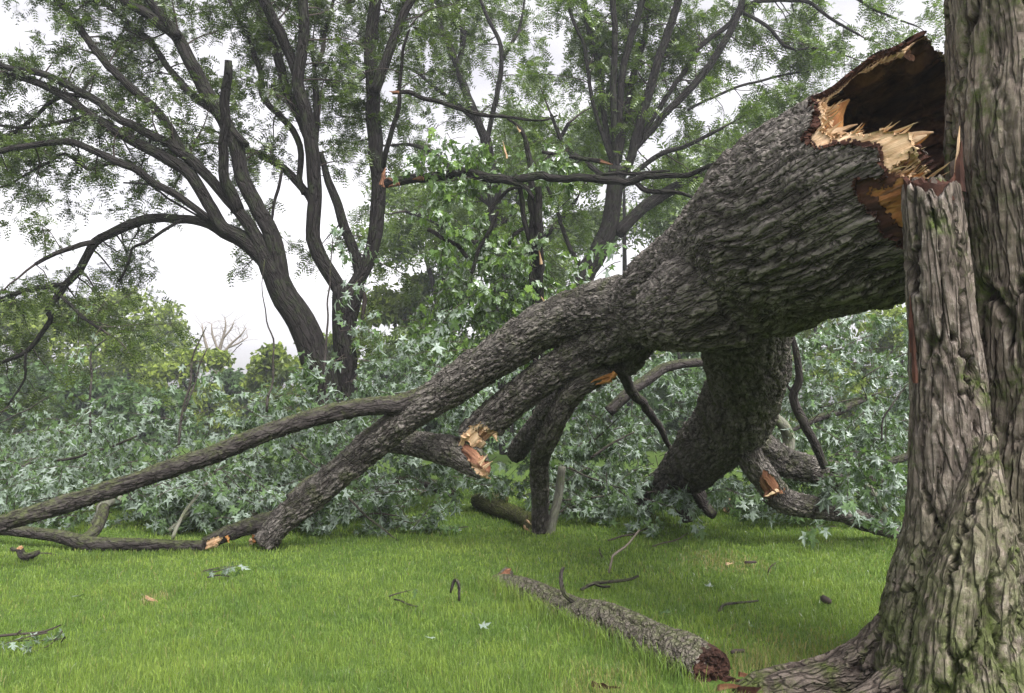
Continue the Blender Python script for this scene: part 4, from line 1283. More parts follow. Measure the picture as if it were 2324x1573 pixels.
def grow(P, r, rs, t0, spacing, blen, lines, fr, up=0.15, side_n=4, frs=0.17, perp=1.0, leafy=1.0, back=1.05):
    T, N, B, s = frames(P)
    L = s[-1]
    x = L * t0 + rs.random() * spacing
    while x < L:
        i = min(np.searchsorted(s, x), len(P) - 1)
        a = rs.uniform(0, 2 * np.pi)
        d = norm((N[i] * math.cos(a) + B[i] * math.sin(a)) * perp + T[i] * rs.uniform(0.2, 0.9) + np.array([0, back, up]))
        bl = blen * rs.uniform(0.45, 1.15)
        branch(P[i], d, bl, min(r[i] * 0.35, 0.02), rs, lines, fr, side_n, frs, leafy)
        x += spacing * rs.uniform(0.5, 1.5)
    branch(P[-1], T[-1], blen * 0.9, r[-1] * 0.8, rs, lines, fr, side_n + 2, frs, leafy)


def branch(o, d, L, r, rs, lines, fr, side_n, frs, leafy):
    n = max(5, int(L / 0.16))
    pts = [o]; dd = d.copy()
    for k in range(n):
        dd = norm(dd + rs.normal(size=3) * 0.16 + np.array([0, 0, -0.05]))
        pts.append(pts[-1] + dd * L / n)
    pts = np.array(pts)
    lines.append((pts, max(r, 0.006), 0.003))
    for k in range(side_n):
        i = rs.integers(max(1, n // 4), n + 1)
        t = norm(pts[i] - pts[i - 1])
        e = norm(np.cross(t, rs.normal(size=3)) + t * 0.7 + np.array([0, 0, -0.1]))
        sl = rs.uniform(0.25, 0.6) * (0.5 + 0.35 * L)
        m = 4
        q = [pts[i]]; ee = e
        for _ in range(m):
            ee = norm(ee + rs.normal(size=3) * 0.2 + np.array([0, 0, -0.08])); q.append(q[-1] + ee * sl / m)
        q = np.array(q)
        lines.append((q, 0.0035, 0.0018))
        nf = max(2, int(leafy * sl / 0.045))
        f = rs.uniform(0.1, 1, nf) * m
        i0 = np.clip(f.astype(int), 0, m - 1)
        b = q[i0] + (q[i0 + 1] - q[i0]) * (f - i0)[:, None]
        dv = norm(rs.normal(size=(nf, 3)) + 0.5 * ee + np.array([0, 0, -0.35]))
        fr.append((b, dv, frs * rs.uniform(0.65, 1.2, nf)))


def locust(name, label, base, limbs, d, seed, leafmat, bark=None, t0=0.3, spacing=0.32, blen=1.2, side_n=5, frs=0.17, leafy=1.0, group=None, pairs=6, extra=None, up=0.15, thin=0.86):
    """limbs: list of [(px,py,rpx)...]; first is the trunk"""
    t = thing(name, label, 'tree', base, group)
    rs = np.random.default_rng(seed)
    lines, fr = [], []
    for k, lm in enumerate(limbs):
        lf, lm = (lm[0], lm[1]) if isinstance(lm, tuple) else (True, lm)
        dk = d if k == 0 else d + rs.uniform(-0.9, 0.9)
        pts = []
        for i, p in enumerate(lm):
            f = i / (len(lm) - 1)
            dd = p[3] if len(p) > 3 else d + (dk - d) * f
            pts.append((p[0], p[1], dd, p[2] * thin * (1.0 if k == 0 else 0.86 + 0.14 * min(1, f * 3))))
        P, r = ptube('trunk' if k == 0 else 'limb', t, pts, bark or M_LOCUST, 14 if k == 0 else 10, 0.12, 0.06, seed + k, wob=0.025)
        if lf and k > 0: grow(P, r, rs, t0, spacing, blen, lines, fr, up, side_n, frs, 1.0, leafy)
    for e in (extra or []):
        o = at(*e[:3]); grow(np.array([o, o + np.array(e[3]) * .5, o + np.array(e[3])]), np.full(3, .012), rs, 0, spacing, blen, lines, fr, up, side_n, frs, 1.0, leafy)
    b = Bag(); thin_tubes(b, lines); b.build('twigs', M_TWIG, t, True, 'stuff')
    O = np.vstack([f[0] for f in fr]); D = np.vstack([f[1] for f in fr]); S = np.concatenate([f[2] for f in fr])
    px, py, _ = project(O)
    k = (px > -350) & (px < PW + 350) & (py > -400)
    O, D, S = O[k], D[k], S[k]
    Nn = norm(np.array([0, 0, 1.0]) + rs.normal(size=O.shape) * 0.5)
    V, Q, rv = frond_mesh(O, D, Nn, S, rs, pairs)
    part('crown', t, V, Q, leafmat, False, {'rv': rv}, kind='stuff')
    return t, len(O)


A = [[(770, 1075, 40), (734, 873, 34), (694, 751, 33), (650, 681, 31), (618, 612, 27), (585, 556, 14)],
     [(628, 640, 20), (596, 588, 20), (553, 545, 22), (509, 524, 20), (476, 506, 15), (440, 500, 11), (406, 497, 11), (340, 497, 11), (288, 513, 11), (244, 532, 10), (214, 550, 10), (196, 578, 9), (181, 611, 9), (148, 645, 8), (125, 681, 7), (107, 707, 6), (115, 720, 6), (103, 744, 5.5), (59, 798, 5), (0, 825, 4), (-60, 860, 3)],
     [(214, 550, 7), (185, 554, 6), (125, 576, 5), (80, 600, 4)],
     [(148, 645, 7), (107, 650, 7), (66, 656, 6), (30, 668, 5.5), (0, 681, 5), (-80, 700, 4)],
     [(137, 670, 4), (162, 696, 4), (199, 726, 3.5), (236, 752, 3)],
     [(59, 798, 3), (55, 830, 3), (55, 860, 2.5), (18, 920, 2)],
     [(470, 497, 10), (461, 487, 9), (406, 447, 9), (343, 410, 9), (306, 384, 9), (258, 366, 9), (207, 340, 8), (166, 325, 8), (122, 325, 7), (55, 332, 7), (0, 343, 6), (-90, 370, 5)],
     [(610, 605, 18), (553, 545, 17), (509, 520, 16), (480, 476, 15), (447, 417, 14), (417, 384, 14), (369, 354, 13), (314, 325, 12), (258, 295, 12), (207, 262, 11), (166, 236, 10), (129, 210, 9), (85, 188, 8), (37, 174, 7), (-40, 160, 5)],
     [(625, 625, 20), (590, 555, 17), (554, 495, 15), (517, 454, 13), (480, 410, 12), (443, 373, 12), (417, 351, 11.5), (369, 317, 11), (325, 295, 10), (277, 273, 9.5), (229, 236, 9), (185, 210, 9), (140, 185, 8.5), (92, 166, 8), (37, 159, 7), (0, 148, 7), (-70, 130, 5)],
     [(440, 372, 12), (417, 351, 11), (388, 295, 10), (354, 251, 10), (317, 218, 9.5), (270, 174, 9), (236, 137, 9), (196, 85, 8.5), (166, 41, 8), (140, 11, 8), (114, -20, 7), (70, -90, 5)],
     (False, [(540, 480, 18), (524, 436, 15), (510, 406, 12), (506, 351, 11), (509, 295, 11), (511, 222, 11), (517, 177, 10), (518, 137, 8)]),
     [(640, 660, 24), (628, 580, 24), (618, 540, 21), (598, 498, 19), (569, 443, 18), (546, 388, 17), (535, 332, 17), (509, 273, 16), (480, 229, 16), (454, 185, 16), (425, 129, 15), (399, 78, 14), (369, 59, 12), (332, 30, 11), (273, 0, 10), (200, -50, 7)],
     [(402, 84, 12), (377, 44, 12), (340, 0, 11), (300, -60, 9)],
     [(560, 330, 9), (480, 251, 8), (443, 222, 8), (406, 185, 8), (384, 155, 7), (347, 103, 7), (295, 55, 6), (240, 10, 5)],
     [(258, 366, 5), (200, 385, 4.5), (150, 350, 4), (90, 380, 3), (20, 420, 2.5)],
     [(229, 236, 5), (170, 215, 5), (110, 235, 4.5), (50, 290, 4), (0, 315, 4), (-40, 330, 3)],
     [(207, 262, 4), (150, 275, 4), (70, 290, 3.5), (0, 285, 3)],
     (False, [(461, 497, 3), (430, 480, 2.5), (380, 450, 2.5), (340, 420, 2.5), (280, 415, 2)]),
     (False, [(410, 500, 4), (370, 525, 4), (330, 550, 3.5), (300, 565, 3), (290, 600, 3), (270, 640, 2.5)])]
nA = locust('locust_tree', 'dark many limbed tree leaning left with a snapped dead limb in its fork', gr(775, 1100), A, 12.6, 101, M_LOCLEAF, spacing=0.22, blen=1.3, side_n=7, t0=0.34, leafy=1.1, frs=.165, pairs=5, thin=1.0)

Bt = [[(790, 1070, 26), (789, 892, 24), (784, 818, 26), (780, 744, 28), (786, 689, 34), (790, 655, 36)],
      [(785, 680, 24), (763, 644, 20), (734, 597, 19), (710, 541, 18), (711, 498, 17), (713, 425, 17), (711, 369, 17), (705, 314, 16), (694, 258, 16), (679, 207, 15), (676, 166, 14), (687, 111, 13), (690, 55, 12), (687, 0, 12), (690, -80, 9)],
      [(679, 190, 13), (657, 122, 13), (635, 74, 13), (613, 30, 13), (598, 0, 13), (570, -70, 10)],
      [(700, 320, 11), (683, 277, 11), (657, 222, 11), (642, 177, 11), (628, 122, 11), (605, 66, 10), (583, 18, 10), (560, -30, 8)],
      [(712, 400, 9), (718, 251, 8), (716, 192, 7), (713, 155, 5)],
      [(716, 150, 5), (731, 122, 5), (738, 74, 5), (757, 0, 4), (770, -60, 3)],
      [(795, 670, 26), (808, 644, 20), (834, 597, 18), (848, 545, 18), (856, 498, 18), (859, 425, 18), (852, 332, 18), (845, 258, 18), (845, 203, 17), (839, 129, 15), (845, 55, 15), (852, 0, 14), (856, -90, 11)],
      [(848, 210, 15), (859, 185, 14), (874, 140, 12), (896, 81, 11), (915, 37, 10), (933, 0, 10), (970, -70, 8)],
      [(707, 460, 10), (698, 443, 10), (672, 410, 10), (642, 380, 9), (605, 358, 9), (569, 343, 7), (520, 330, 5)],
      [(690, 440, 8), (679, 406, 8), (683, 351, 8), (665, 295, 8), (628, 258, 7.5), (594, 214, 7), (591, 166, 7), (576, 129, 6.5), (565, 81, 6), (543, 48, 5), (520, 0, 4)],
      [(728, 345, 6), (740, 395, 9), (760, 450, 11), (789, 535, 12), (812, 600, 13), (815, 640, 12)],
      [(640, 385, 4), (632, 430, 4), (620, 470, 3.5), (614, 520, 3)],
      [(870, 380, 7), (874, 351, 7), (889, 295, 6), (904, 240, 5), (912, 130, 4), (930, 60, 3)]]
locust('locust_tree', 'dark twin stemmed tree beside the leaning one with a fresh orange wound', gr(790, 1090), Bt, 13.0, 202, M_LOCLEAF, spacing=0.24, blen=1.25, side_n=7, t0=0.38, leafy=1.3, frs=.165, pairs=5, thin=0.95)
bt = bpy.data.objects['locust_tree.001']
for k, (a, b) in enumerate([((866, 420, 12.78), (874, 380, 12.78)), ((870, 425, 12.76), (872, 395, 12.76))]):
    splinter(bt, at(*a), at(*b), .05, .03, M_REDWOOD, 300 + k)

Ct = [[(1150, 1030, 20), (1140, 700, 20), (1125, 500, 19), (1120, 425, 18), (1099, 303, 14)],
      [(1105, 330, 13), (1074, 251, 12), (1055, 203, 11), (1040, 155, 10), (1026, 118, 9), (1003, 66, 8), (985, 15, 7), (975, -50, 6)],
      [(1038, 150, 9), (1046, 122, 8), (1051, 74, 8), (1040, 37, 7), (1037, 0, 7), (1030, -60, 5)],
      [(1107, 310, 8), (1115, 270, 7), (1122, 240, 7), (1133, 185, 7), (1138, 140, 6), (1133, 92, 5.5), (1110, 50, 5), (1090, 0, 4)],
      [(1138, 140, 5), (1166, 89, 5), (1180, 60, 4), (1190, 0, 3)],
      [(1090, 285, 7), (1040, 240, 6), (990, 200, 5), (940, 160, 4), (900, 150, 3)],
      [(1130, 480, 9), (1060, 420, 8), (1000, 360, 7), (940, 330, 5), (890, 330, 4)],
      [(1130, 520, 9), (1200, 430, 8), (1250, 350, 7), (1290, 280, 5)],
      [(1130, 560, 8), (1050, 540, 7), (980, 500, 6), (920, 480, 4)],
      [(1132, 600, 8), (1210, 560, 7), (1270, 500, 6), (1310, 450, 4)]]
locust('locust_tree', 'slender forked tree standing behind the snapped horizontal branch', gr(1150, 1040), Ct, 21.0, 303, M_LOCLEAF2, spacing=0.34, blen=1.8, side_n=7, frs=0.25, t0=0.12, pairs=5, leafy=1.0)

Dt = [[(1300, 790, 30), (1321, 641, 27), (1354, 578, 25), (1385, 500, 23), (1395, 420, 22), (1400, 380, 22)],
      [(1398, 390, 13), (1395, 314, 9), (1391, 222, 9), (1393, 148, 8.5), (1395, 74, 8), (1391, 0, 8), (1392, -70, 6)],
      [(1390, 370, 10), (1373, 277, 8), (1365, 203, 8), (1358, 148, 8), (1339, 74, 7), (1325, 0, 7), (1310, -60, 5)],
      [(1385, 360, 7), (1347, 240, 5.5), (1336, 177, 5), (1325, 103, 5), (1299, 44, 4.5), (1288, 0, 4), (1280, -50, 3)],
      [(1402, 370, 11), (1406, 258, 9), (1410, 185, 9), (1421, 122, 9), (1443, 48, 9), (1458, 0, 8), (1480, -60, 6)],
      [(1404, 360, 10), (1421, 258, 9), (1436, 177, 8.5), (1458, 103, 8), (1469, 37, 8), (1465, 0, 8), (1460, -60, 6)],
      [(1410, 400, 14), (1428, 369, 13), (1443, 314, 13), (1458, 258, 12), (1480, 185, 12), (1502, 111, 11), (1528, 37, 11), (1540, 0, 10), (1560, -60, 8)],
      [(1440, 340, 9), (1510, 258, 10), (1547, 222, 10), (1602, 159, 10), (1647, 92, 9), (1676, 30, 9), (1684, 0, 8), (1700, -70, 6)],
      [(1450, 320, 7), (1510, 222, 7), (1558, 155, 7), (1584, 111, 7), (1632, 74, 7), (1665, 44, 7), (1702, 11, 6.5), (1746, 0, 6), (1830, 4, 5), (1880, 40, 4), (1950, 80, 3)],
      [(1400, 530, 20), (1440, 490, 17), (1475, 460, 16), (1540, 420, 15), (1600, 390, 12), (1680, 350, 9), (1760, 300, 6)],
      [(1560, 250, 4), (1620, 220, 4), (1700, 190, 3.5), (1780, 170, 3), (1850, 160, 2)],
      [(1680, 25, 5), (1740, 60, 5), (1790, 110, 4), (1850, 110, 3), (1930, 130, 2)],
      [(1800, 0, 4), (1900, -20, 4), (2000, 30, 3), (2080, 60, 2)],
      [(1330, 620, 8), (1290, 560, 6), (1265, 480, 5), (1240, 420, 4)],
      [(1395, 440, 8), (1480, 360, 7), (1560, 330, 6), (1640, 290, 4)],
      [(1395, 420, 8), (1330, 370, 7), (1280, 330, 6), (1250, 260, 4)]]
locust('locust_tree', 'fan limbed tree with many upright stems behind the fallen trunk', gr(1300, 1060), Dt, 17.5, 404, M_LOCLEAF2, spacing=0.30, blen=1.6, side_n=7, frs=0.23, t0=0.18, pairs=5, leafy=1.0)

# branches snapped off and caught in the trees
hb = thing('snapped_branch', 'long horizontal branch snapped from the twin stemmed tree and hanging level', 'broken branch', at(878, 417, 12.6))
Ph = ptube('limb', hb, [(876, 417, 12.6, 10), (933, 406, 12.4, 11), (992, 402, 12.2, 11), (1048, 391, 12.0, 12), (1103, 402, 11.8, 11), (1158, 409, 11.6, 10), (1251, 400, 11.4, 9), (1325, 406, 11.2, 9), (1398, 410, 11.0, 9), (1435, 413, 10.9, 8), (1465, 400, 10.8, 7), (1510, 398, 10.6, 6), (1565, 395, 10.4, 6), (1610, 377, 10.2, 5), (1660, 360, 10, 5)], M_LOCUST, 12, 0.08, 0.12, 1, wob=0.04)
for k, b in enumerate([[(1150, 408, 11.6, 7), (1190, 425, 11.5, 6), (1210, 450, 11.4, 4)], [(1440, 413, 10.9, 6), (1470, 432, 10.8, 6), (1530, 435, 10.7, 5), (1580, 450, 10.6, 3)], [(1330, 402, 11.2, 4), (1400, 395, 11.1, 4), (1470, 392, 11, 4), (1520, 388, 11, 3)]]):
    ptube('side_branch', hb, b, M_LOCUST, 8, 0.08, 0.1, k, wob=0.03)
for k, (a, b) in enumerate([((900, 412, 12.5), (870, 420, 12.6)), ((890, 408, 12.45), (876, 404, 12.55)), ((960, 404, 12.2), (935, 408, 12.3)), ((905, 416, 12.4), (880, 424, 12.5))]):
    splinter(hb, at(*a), at(*b), .04, .025, M_REDWOOD, 310 + k)
ib = thing('snapped_branch', 'thin snapped branch with a torn tip slanting across the green crowns', 'broken branch', at(890, 211, 12.2))
ptube('limb', ib, [(890, 211, 12.2, 4), (926, 210, 12.2, 5.5), (955, 222, 12.2, 5.5), (1011, 236, 12.2, 5.5), (1066, 251, 12.2, 5), (1122, 266, 12.2, 4.5), (1177, 270, 12.2, 3.5), (1232, 274, 12.2, 2.5), (1265, 262, 12.2, 2)], M_LOCUST, 8, 0.08, 0.12, 2, wob=0.04)
splinter(ib, at(905, 210, 12.15), at(882, 208, 12.15), .03, .02, M_REDWOOD, 320)
jb = thing('snapped_branch', 'short snapped branch ending in bright orange wood above the fallen trunk', 'broken branch', at(1284, 354, 12))
ptube('limb', jb, [(1230, 345, 12, 4), (1284, 354, 11.9, 5), (1330, 362, 11.8, 5.5), (1364, 366, 11.7, 5.5)], M_LOCUST, 8, 0.08, 0.12, 3, wob=0.02)
splinter(jb, at(1358, 366, 11.7), at(1390, 374, 11.6), .036, .02, M_REDWOOD, 321)

# ------------------------------------------------------------------ green maple in the middle, broken and drooping
gm = thing('maple_tree', 'bright green broad leaved maple with a split stem in the middle', 'tree', gr(1215, 1090))
for k, b in enumerate([[(1222, 1080, 12.0, 14), (1218, 800, 12.0, 12), (1214, 689, 12, 11), (1208, 554, 12, 10), (1206, 425, 12, 8), (1195, 332, 12, 6), (1177, 288, 12, 4), (1150, 270, 12, 2)],
                       [(1225, 700, 12, 8), (1226, 580, 11.9, 9), (1222, 490, 11.9, 9), (1221, 425, 11.9, 8)],
                       [(1205, 560, 12, 6), (1185, 480, 12, 6), (1178, 420, 11.9, 5), (1170, 395, 11.9, 3)],
                       [(1130, 480, 11.8, 4), (1110, 520, 11.8, 5), (1090, 560, 11.8, 5), (1070, 620, 11.7, 4)],
                       [(970, 520, 11.6, 5), (1020, 545, 11.6, 5), (1060, 585, 11.6, 5)],
                       [(1206, 425, 11.9, 4), (1170, 425, 11.8, 4), (1130, 450, 11.8, 4), (1100, 500, 11.7, 3)],
                       [(1150, 560, 12, 4), (1170, 530, 12, 5), (1195, 515, 12, 4)]]):
    ptube('trunk' if k == 0 else 'limb', gm, b, M_LOCUST, 9, 0.1, 0.1, k, wob=0.04)
for k, (a, b) in enumerate([((1228, 600, 11.8), (1222, 560, 11.8)), ((1180, 300, 11.9), (1172, 286, 11.9)), ((1150, 360, 11.8), (1140, 320, 11.8)), ((1236, 690, 11.8), (1228, 672, 11.8))]):
    splinter(gm, at(*a), at(*b), .022, .012, M_WOOD, 330 + k)
FG = Foliage(9)
for bx_ in [(950, 1060, 290, 400, 11.6, 12.4, 22), (1060, 1290, 320, 430, 11.6, 12.6, 44), (970, 1060, 400, 560, 11.4, 12.2, 22), (1000, 1230, 520, 690, 11.6, 13.2, 90), (1010, 1290, 640, 800, 11.8, 13.4, 110), (940, 1060, 690, 790, 11.6, 13, 36), (1080, 1170, 400, 560, 11.8, 12.6, 20), (1230, 1330, 560, 760, 12, 13.5, 22)]:
    FG.box(*bx_, size=0.115, L=0.6, nl=18, flip=0.3, hang=0.7)
FG.emit(gm, M_GREEN, TG, TG2, 200, twname='twigs')


# ------------------------------------------------------------------ background trees
def clump_tree(name, label, px, d, top, halfw, seed, mat, n=5000, leaf=0.22, group=None, low=0.10, trunk_r=0.16, blobs=26):
    """far tree: trunk, limbs and a crown of loose clumps"""
    base = at(px, 940, d); base[2] = 0
    H = (1.3 + (940 - top) / FPX * d) * 1.10
    W = halfw / FPX * d
    rs = np.random.default_rng(seed)
    t = thing(name, label, 'tree', base, group)
    ptube('trunk', t, [(*base, trunk_r), (*(base + [rs.normal() * .1, 0, H * .3]), trunk_r * .85), (*(base + [rs.normal() * .2, 0, H * .8]), trunk_r * .3)], M_LOCUST, 8, 0.5, 0.05, seed, world=True)
    cl = []
    for k in range(blobs):
        a = rs.uniform(0, 2 * np.pi); z = rs.uniform(low, 0.94)
        env = math.sqrt(max(0.05, 1 - ((z - 0.48) / 0.56) ** 2))
        rr = W * env * math.sqrt(rs.random()) * 0.9
        cl.append((base + [rr * math.cos(a), rr * math.sin(a), z * H], W * rs.uniform(0.20, 0.38)))
    for k in range(5):
        c = cl[k][0]
        ptube('limb', t, [(*(base + [0, 0, H * rs.uniform(.2, .45)]), trunk_r * .45), (*((c + base + [0, 0, H * .5]) / 2), trunk_r * .3), (*c, trunk_r * .15)], M_LOCUST, 6, 0.5, 0.05, seed + k, world=True)
    O, Nn = [], []
    for c, rad in cl:
        m = int(n / blobs)
        v = norm(rs.normal(size=(m, 3))) * (rs.random((m, 1)) ** 0.4) * rad * [1.15, 1.15, 0.75]
        O.append(c + v); Nn.append(norm(v + [0, 0, rad * .5]) + rs.normal(size=(m, 3)) * 0.5)
    O = np.vstack(O); Nn = norm(np.vstack(Nn))
    O[:, 2] = np.maximum(O[:, 2], 0.1)
    Y = norm(rs.normal(size=O.shape) + [0, 0, -0.6])
    S = leaf * rs.uniform(0.6, 1.4, len(O))
    if mat is M_LOCLEAF2: V, F, rv = frond_mesh(O, Y, Nn, S * 2.0, rs, 3)
    else: V, F, rv = leaves_mesh(O, Y, Nn, S, TQ, rs)
    part('crown', t, V, F, mat, False, {'rv': rv}, kind='stuff')
    return t


TQ = (np.array([(0, 0, 0), (0.42, 0.45, 0.08), (0, 1.0, -0.1), (-0.42, 0.5, 0.08)]), np.array([(0, 1, 2), (0, 2, 3)]))
FT = [
    ('yellow green tree at the far left edge of the tree line', -40, 44, 690, 190, M_FARLEAF), ('broad yellow green tree behind the drooping dark branches', 130, 46, 700, 170, M_FARLEAF),
    ('tallest rounded yellow green tree left of the open sky', 290, 48, 682, 130, M_FARLEAF), ('green tree at the right shoulder of the left tree line', 375, 56, 755, 90, M_FARLEAF2),
    ('blue green tree low in front of the left tree line', 60, 38, 850, 130, M_FARLEAF2), ('dark bushy tree below the yellow green crowns', 210, 36, 880, 120, M_FARLEAF2),
    ('small green tree beneath the bare dead tree', 440, 40, 815, 110, M_FARLEAF), ('round green tree under the gap of open sky', 520, 44, 850, 90, M_FARLEAF2),
    ('bright green tree just left of the leaning dark trunk', 620, 38, 790, 90, M_FARLEAF), ('green tree seen between the two dark trunks', 720, 40, 760, 90, M_FARLEAF),
    ('pale green tree right of the twin stemmed trunk', 900, 34, 640, 120, M_FARLEAF), ('tall green tree behind the slender forked tree', 1010, 32, 330, 190, M_LOCLEAF2),
    ('tall dense tree behind the bright green maple', 1180, 34, 300, 190, M_LOCLEAF2), ('dense green tree behind the fan limbed tree', 1420, 32, 280, 190, M_LOCLEAF2),
    ('tall green tree above the middle of the fallen trunk', 1640, 34, 230, 190, M_LOCLEAF2), ('shaded tree behind the bending limb', 1560, 28, 760, 170, M_FARLEAF2),
    ('green tree seen below the trunk left of the stem', 1850, 30, 640, 170, M_FARLEAF), ('green tree hidden mostly behind the standing trunk', 2080, 30, 620, 170, M_FARLEAF),
    ('broad green tree beyond the right side of the standing trunk', 2420, 32, 560, 210, M_FARLEAF2), ('yellow green tree far beyond the right edge of the lawn', 2800, 36, 600, 230, M_FARLEAF),
    ('dark low tree behind the middle of the fallen crown', 1080, 30, 820, 170, M_FARLEAF2), ('low blue green tree behind the long dark limb', 330, 33, 900, 110, M_FARLEAF2),
    ('low green tree right of the leaning trunk base', 880, 30, 830, 120, M_FARLEAF2)]
for k, (lb, px, d, top, hw, m) in enumerate(FT):
    clump_tree('background_tree', lb, px, d, top, hw, 500 + k, m, 7000 if hw > 150 else 4500, 0.30 if d > 30 else 0.24, low=0.04)

# bare dead tree on the skyline
bd = thing('dead_tree', 'bare leafless tree on the skyline below the open sky', 'dead tree', at(480, 940, 52) * [1, 1, 0])
lines = []
rs = np.random.default_rng(77)
for k, lm in enumerate([[(497, 960, 6), (495, 850, 5), (497, 800, 4.5), (505, 770, 3.5), (512, 740, 2), (510, 722, 1)], [(496, 820, 4), (520, 785, 3), (545, 762, 2), (558, 745, 1)], [(492, 850, 4), (470, 790, 3.5), (462, 760, 2.5), (458, 735, 1)],
                        [(497, 800, 3), (482, 760, 2.5), (480, 735, 1)], [(505, 770, 2.5), (525, 745, 2), (530, 730, 1)], [(515, 790, 2.5), (540, 780, 2), (562, 765, 1)]]):
    P, r = ptube('trunk' if k == 0 else 'limb', bd, [(p[0], p[1], 52, p[2]) for p in lm], M_TWIGP, 6, 0.3, 0.05, k)
    for i in range(2, len(P)):
        for _ in range(2):
            d0 = norm(rs.normal(size=3) * [1, .6, .4] + [0, 0, .8])
            q = [P[i]]
            for _k in range(4): d0 = norm(d0 + rs.normal(size=3) * .25); q.append(q[-1] + d0 * rs.uniform(.15, .4))
            lines.append((np.array(q), 0.018, 0.008))
b = Bag(); thin_tubes(b, lines); b.build('twigs', M_TWIGP, bd, True, 'stuff')


# ------------------------------------------------------------------ air
def make_haze():
    x0, x1, y0, y1, z0, z1 = -130, 130, -30, 130, -1.0, 16.0
    V = [(x, y, z) for x in (x0, x1) for y in (y0, y1) for z in (z0, z1)]
    Q = np.array([[0, 1, 3, 2], [4, 6, 7, 5], [0, 4, 5, 1], [2, 3, 7, 6], [0, 2, 6, 4], [1, 5, 7, 3]])
    t = NT('haze_air')
    v = t.n('VolumePrincipled'); v.inputs['Density'].default_value = 0.0022
    v.inputs['Color'].default_value = (0.86, 0.90, 0.96, 1); v.inputs['Anisotropy'].default_value = 0.3
    t.l(v.outputs[0], t.out.inputs['Volume'])
    tag(link('haze', mesh_np('haze', V, Q, t.m, False)), 'thin pale haze in the air over the park', 'haze', None, 'stuff')


make_haze()


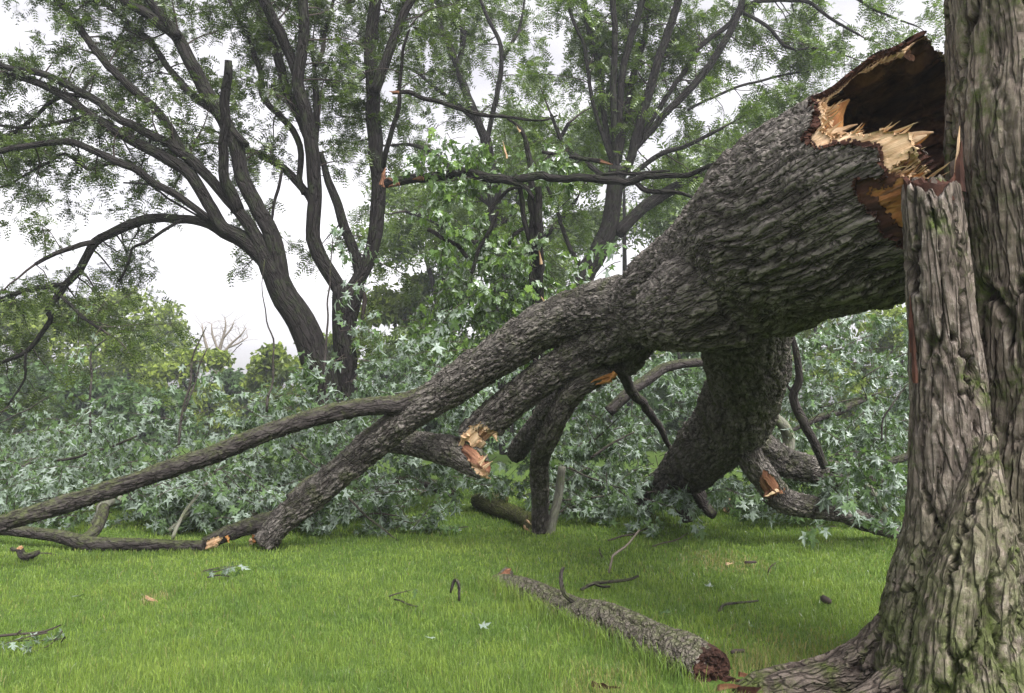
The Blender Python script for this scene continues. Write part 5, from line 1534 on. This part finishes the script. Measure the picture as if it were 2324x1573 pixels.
# ------------------------------------------------------------------ grass
def make_grass():
    rs = np.random.default_rng(3)
    B = []
    for d0, d1, dens, hmin, hmax, w in [(3.3, 4.4, 6400, .026, .066, .0030), (4.4, 6.0, 4000, .026, .056, .0042), (6.0, 8.2, 1900, .024, .050, .0066), (8.2, 10.5, 800, .025, .048, .010), (10.5, 15, 220, .03, .05, .02)]:
        x1 = d1 * (PW / 2 + 120) / FPX
        n = int(dens * (d1 - d0) * 2 * x1)
        x = rs.uniform(-x1, x1, n); y = rs.uniform(d0, d1, n)
        k = np.abs(x) < y * (PW / 2 + 120) / FPX + 0.1
        x, y = x[k], y[k]; n = len(x)
        X = np.stack([x, y, np.zeros(n)], 1)
        cl = fbm(X * 2.6, 3, 12); cl2 = vnoise(X * 9, 14)
        h = rs.uniform(hmin, hmax, n) * (1 + 0.55 * cl + 0.35 * cl2)
        tall = rs.random(n) < 0.015
        h[tall] *= 1.5
        B.append((x, y, h, np.full(n, w) * rs.uniform(.7, 1.3, n)))
    # taller uncut blades along the log
    P, r = flb.sk[0]
    n = 2600
    i = rs.integers(0, len(P), n)
    side = np.where(rs.random(n) < 0.75, -1.0, 1.0)
    nx = norm(np.stack([P[1, 1] - P[-1, 1], P[-1, 0] - P[1, 0]]) )
    off = (r[i] + rs.exponential(.05, n) + .0) * side
    x = P[i, 0] + nx[0] * off * np.sign(nx[1]) * -1 * -1; y = P[i, 1] + nx[1] * off * np.sign(nx[1])
    B.append((x, y, rs.uniform(.06, .15, n), rs.uniform(.003, .0045, n)))
    x = np.concatenate([b[0] for b in B]); y = np.concatenate([b[1] for b in B]); h = np.concatenate([b[2] for b in B]); w = np.concatenate([b[3] for b in B])
    # keep blades out of the wood that lies on the lawn
    keep = np.ones(len(x), bool)
    for bd_, zmax in ((flb, 9), (STAND, 0.25)):
        for P, r in bd_.sk:
            s = P[:, 2] < zmax
            P_, r_ = P[s][::3], r[s][::3]
            if not len(P_): continue
            for a in range(0, len(x), 50000):
                dd = np.sqrt((x[a:a + 50000, None] - P_[None, :, 0]) ** 2 + (y[a:a + 50000, None] - P_[None, :, 1]) ** 2)
                keep[a:a + 50000] &= (dd > r_[None] * 0.92).all(1)
    # worn, dry patches
    dry = np.zeros(len(x))
    for (px, py, rad, amt) in [(1640, 1278, .34, .75), (1700, 1545, .25, .9), (1370, 1560, .22, .5), (1800, 1500, .35, .45), (1920, 1480, .25, .35), (345, 1362, .12, .6)]:
        g = gr(px, py)
        e = np.sqrt((x - g[0]) ** 2 + ((y - g[1]) * .6) ** 2) / rad
        dry = np.maximum(dry, amt * np.clip(1.3 - e, 0, 1))
    dry = np.where(rs.random(len(x)) < dry, rs.uniform(.5, 1, len(x)), np.where(rs.random(len(x)) < .035, rs.uniform(.3, .8, len(x)), 0))
    bare = gr(1690, 1555)
    eb = np.sqrt((x - bare[0]) ** 2 + (y - bare[1]) ** 2)
    keep &= ~((eb < .22) & (rs.random(len(x)) < .75))
    x, y, h, w, dry = x[keep], y[keep], h[keep], w[keep], dry[keep]
    n = len(x)
    a = rs.uniform(0, 2 * np.pi, n); lean = rs.uniform(.1, .75, n) * h
    a2 = a + rs.normal(0, 1, n) ; wx, wy = np.cos(a2) * w * .5, np.sin(a2) * w * .5
    lx, ly = -np.sin(a) * lean, np.cos(a) * lean
    z0 = np.full(n, -.004)
    V = np.stack([np.stack([x - wx, y - wy, z0], 1), np.stack([x + wx, y + wy, z0], 1),
                  np.stack([x + wx * .8 + lx * .35, y + wy * .8 + ly * .35, h * .6], 1), np.stack([x - wx * .8 + lx * .35, y - wy * .8 + ly * .35, h * .6], 1),
                  np.stack([x + lx, y + ly, h * (1 - .25 * (lean / h) ** 2)], 1)], 1).reshape(-1, 3)
    o = np.arange(n)[:, None] * 5
    Q = o + np.array([[0, 1, 2, 3]]); T = o + np.array([[3, 2, 4]])
    rv = np.repeat(np.clip(rs.random(n) * .75 + .25 * (h / h.max()), 0, 1), 5)
    ob = link('grass', mesh_np('grass', V, [Q, T], M_GRASS, False, {'rv': rv, 'dry': np.repeat(dry, 5)}))
    tag(ob, 'short green grass blades of the lawn', 'grass', None, 'stuff')
    print('blades', n)


make_grass()
tri = sum(len(o.data.loops) - 2 * len(o.data.polygons) for o in bpy.data.objects if o.type == 'MESH')
print('TRIS', tri, 'OBJ', len(bpy.data.objects))
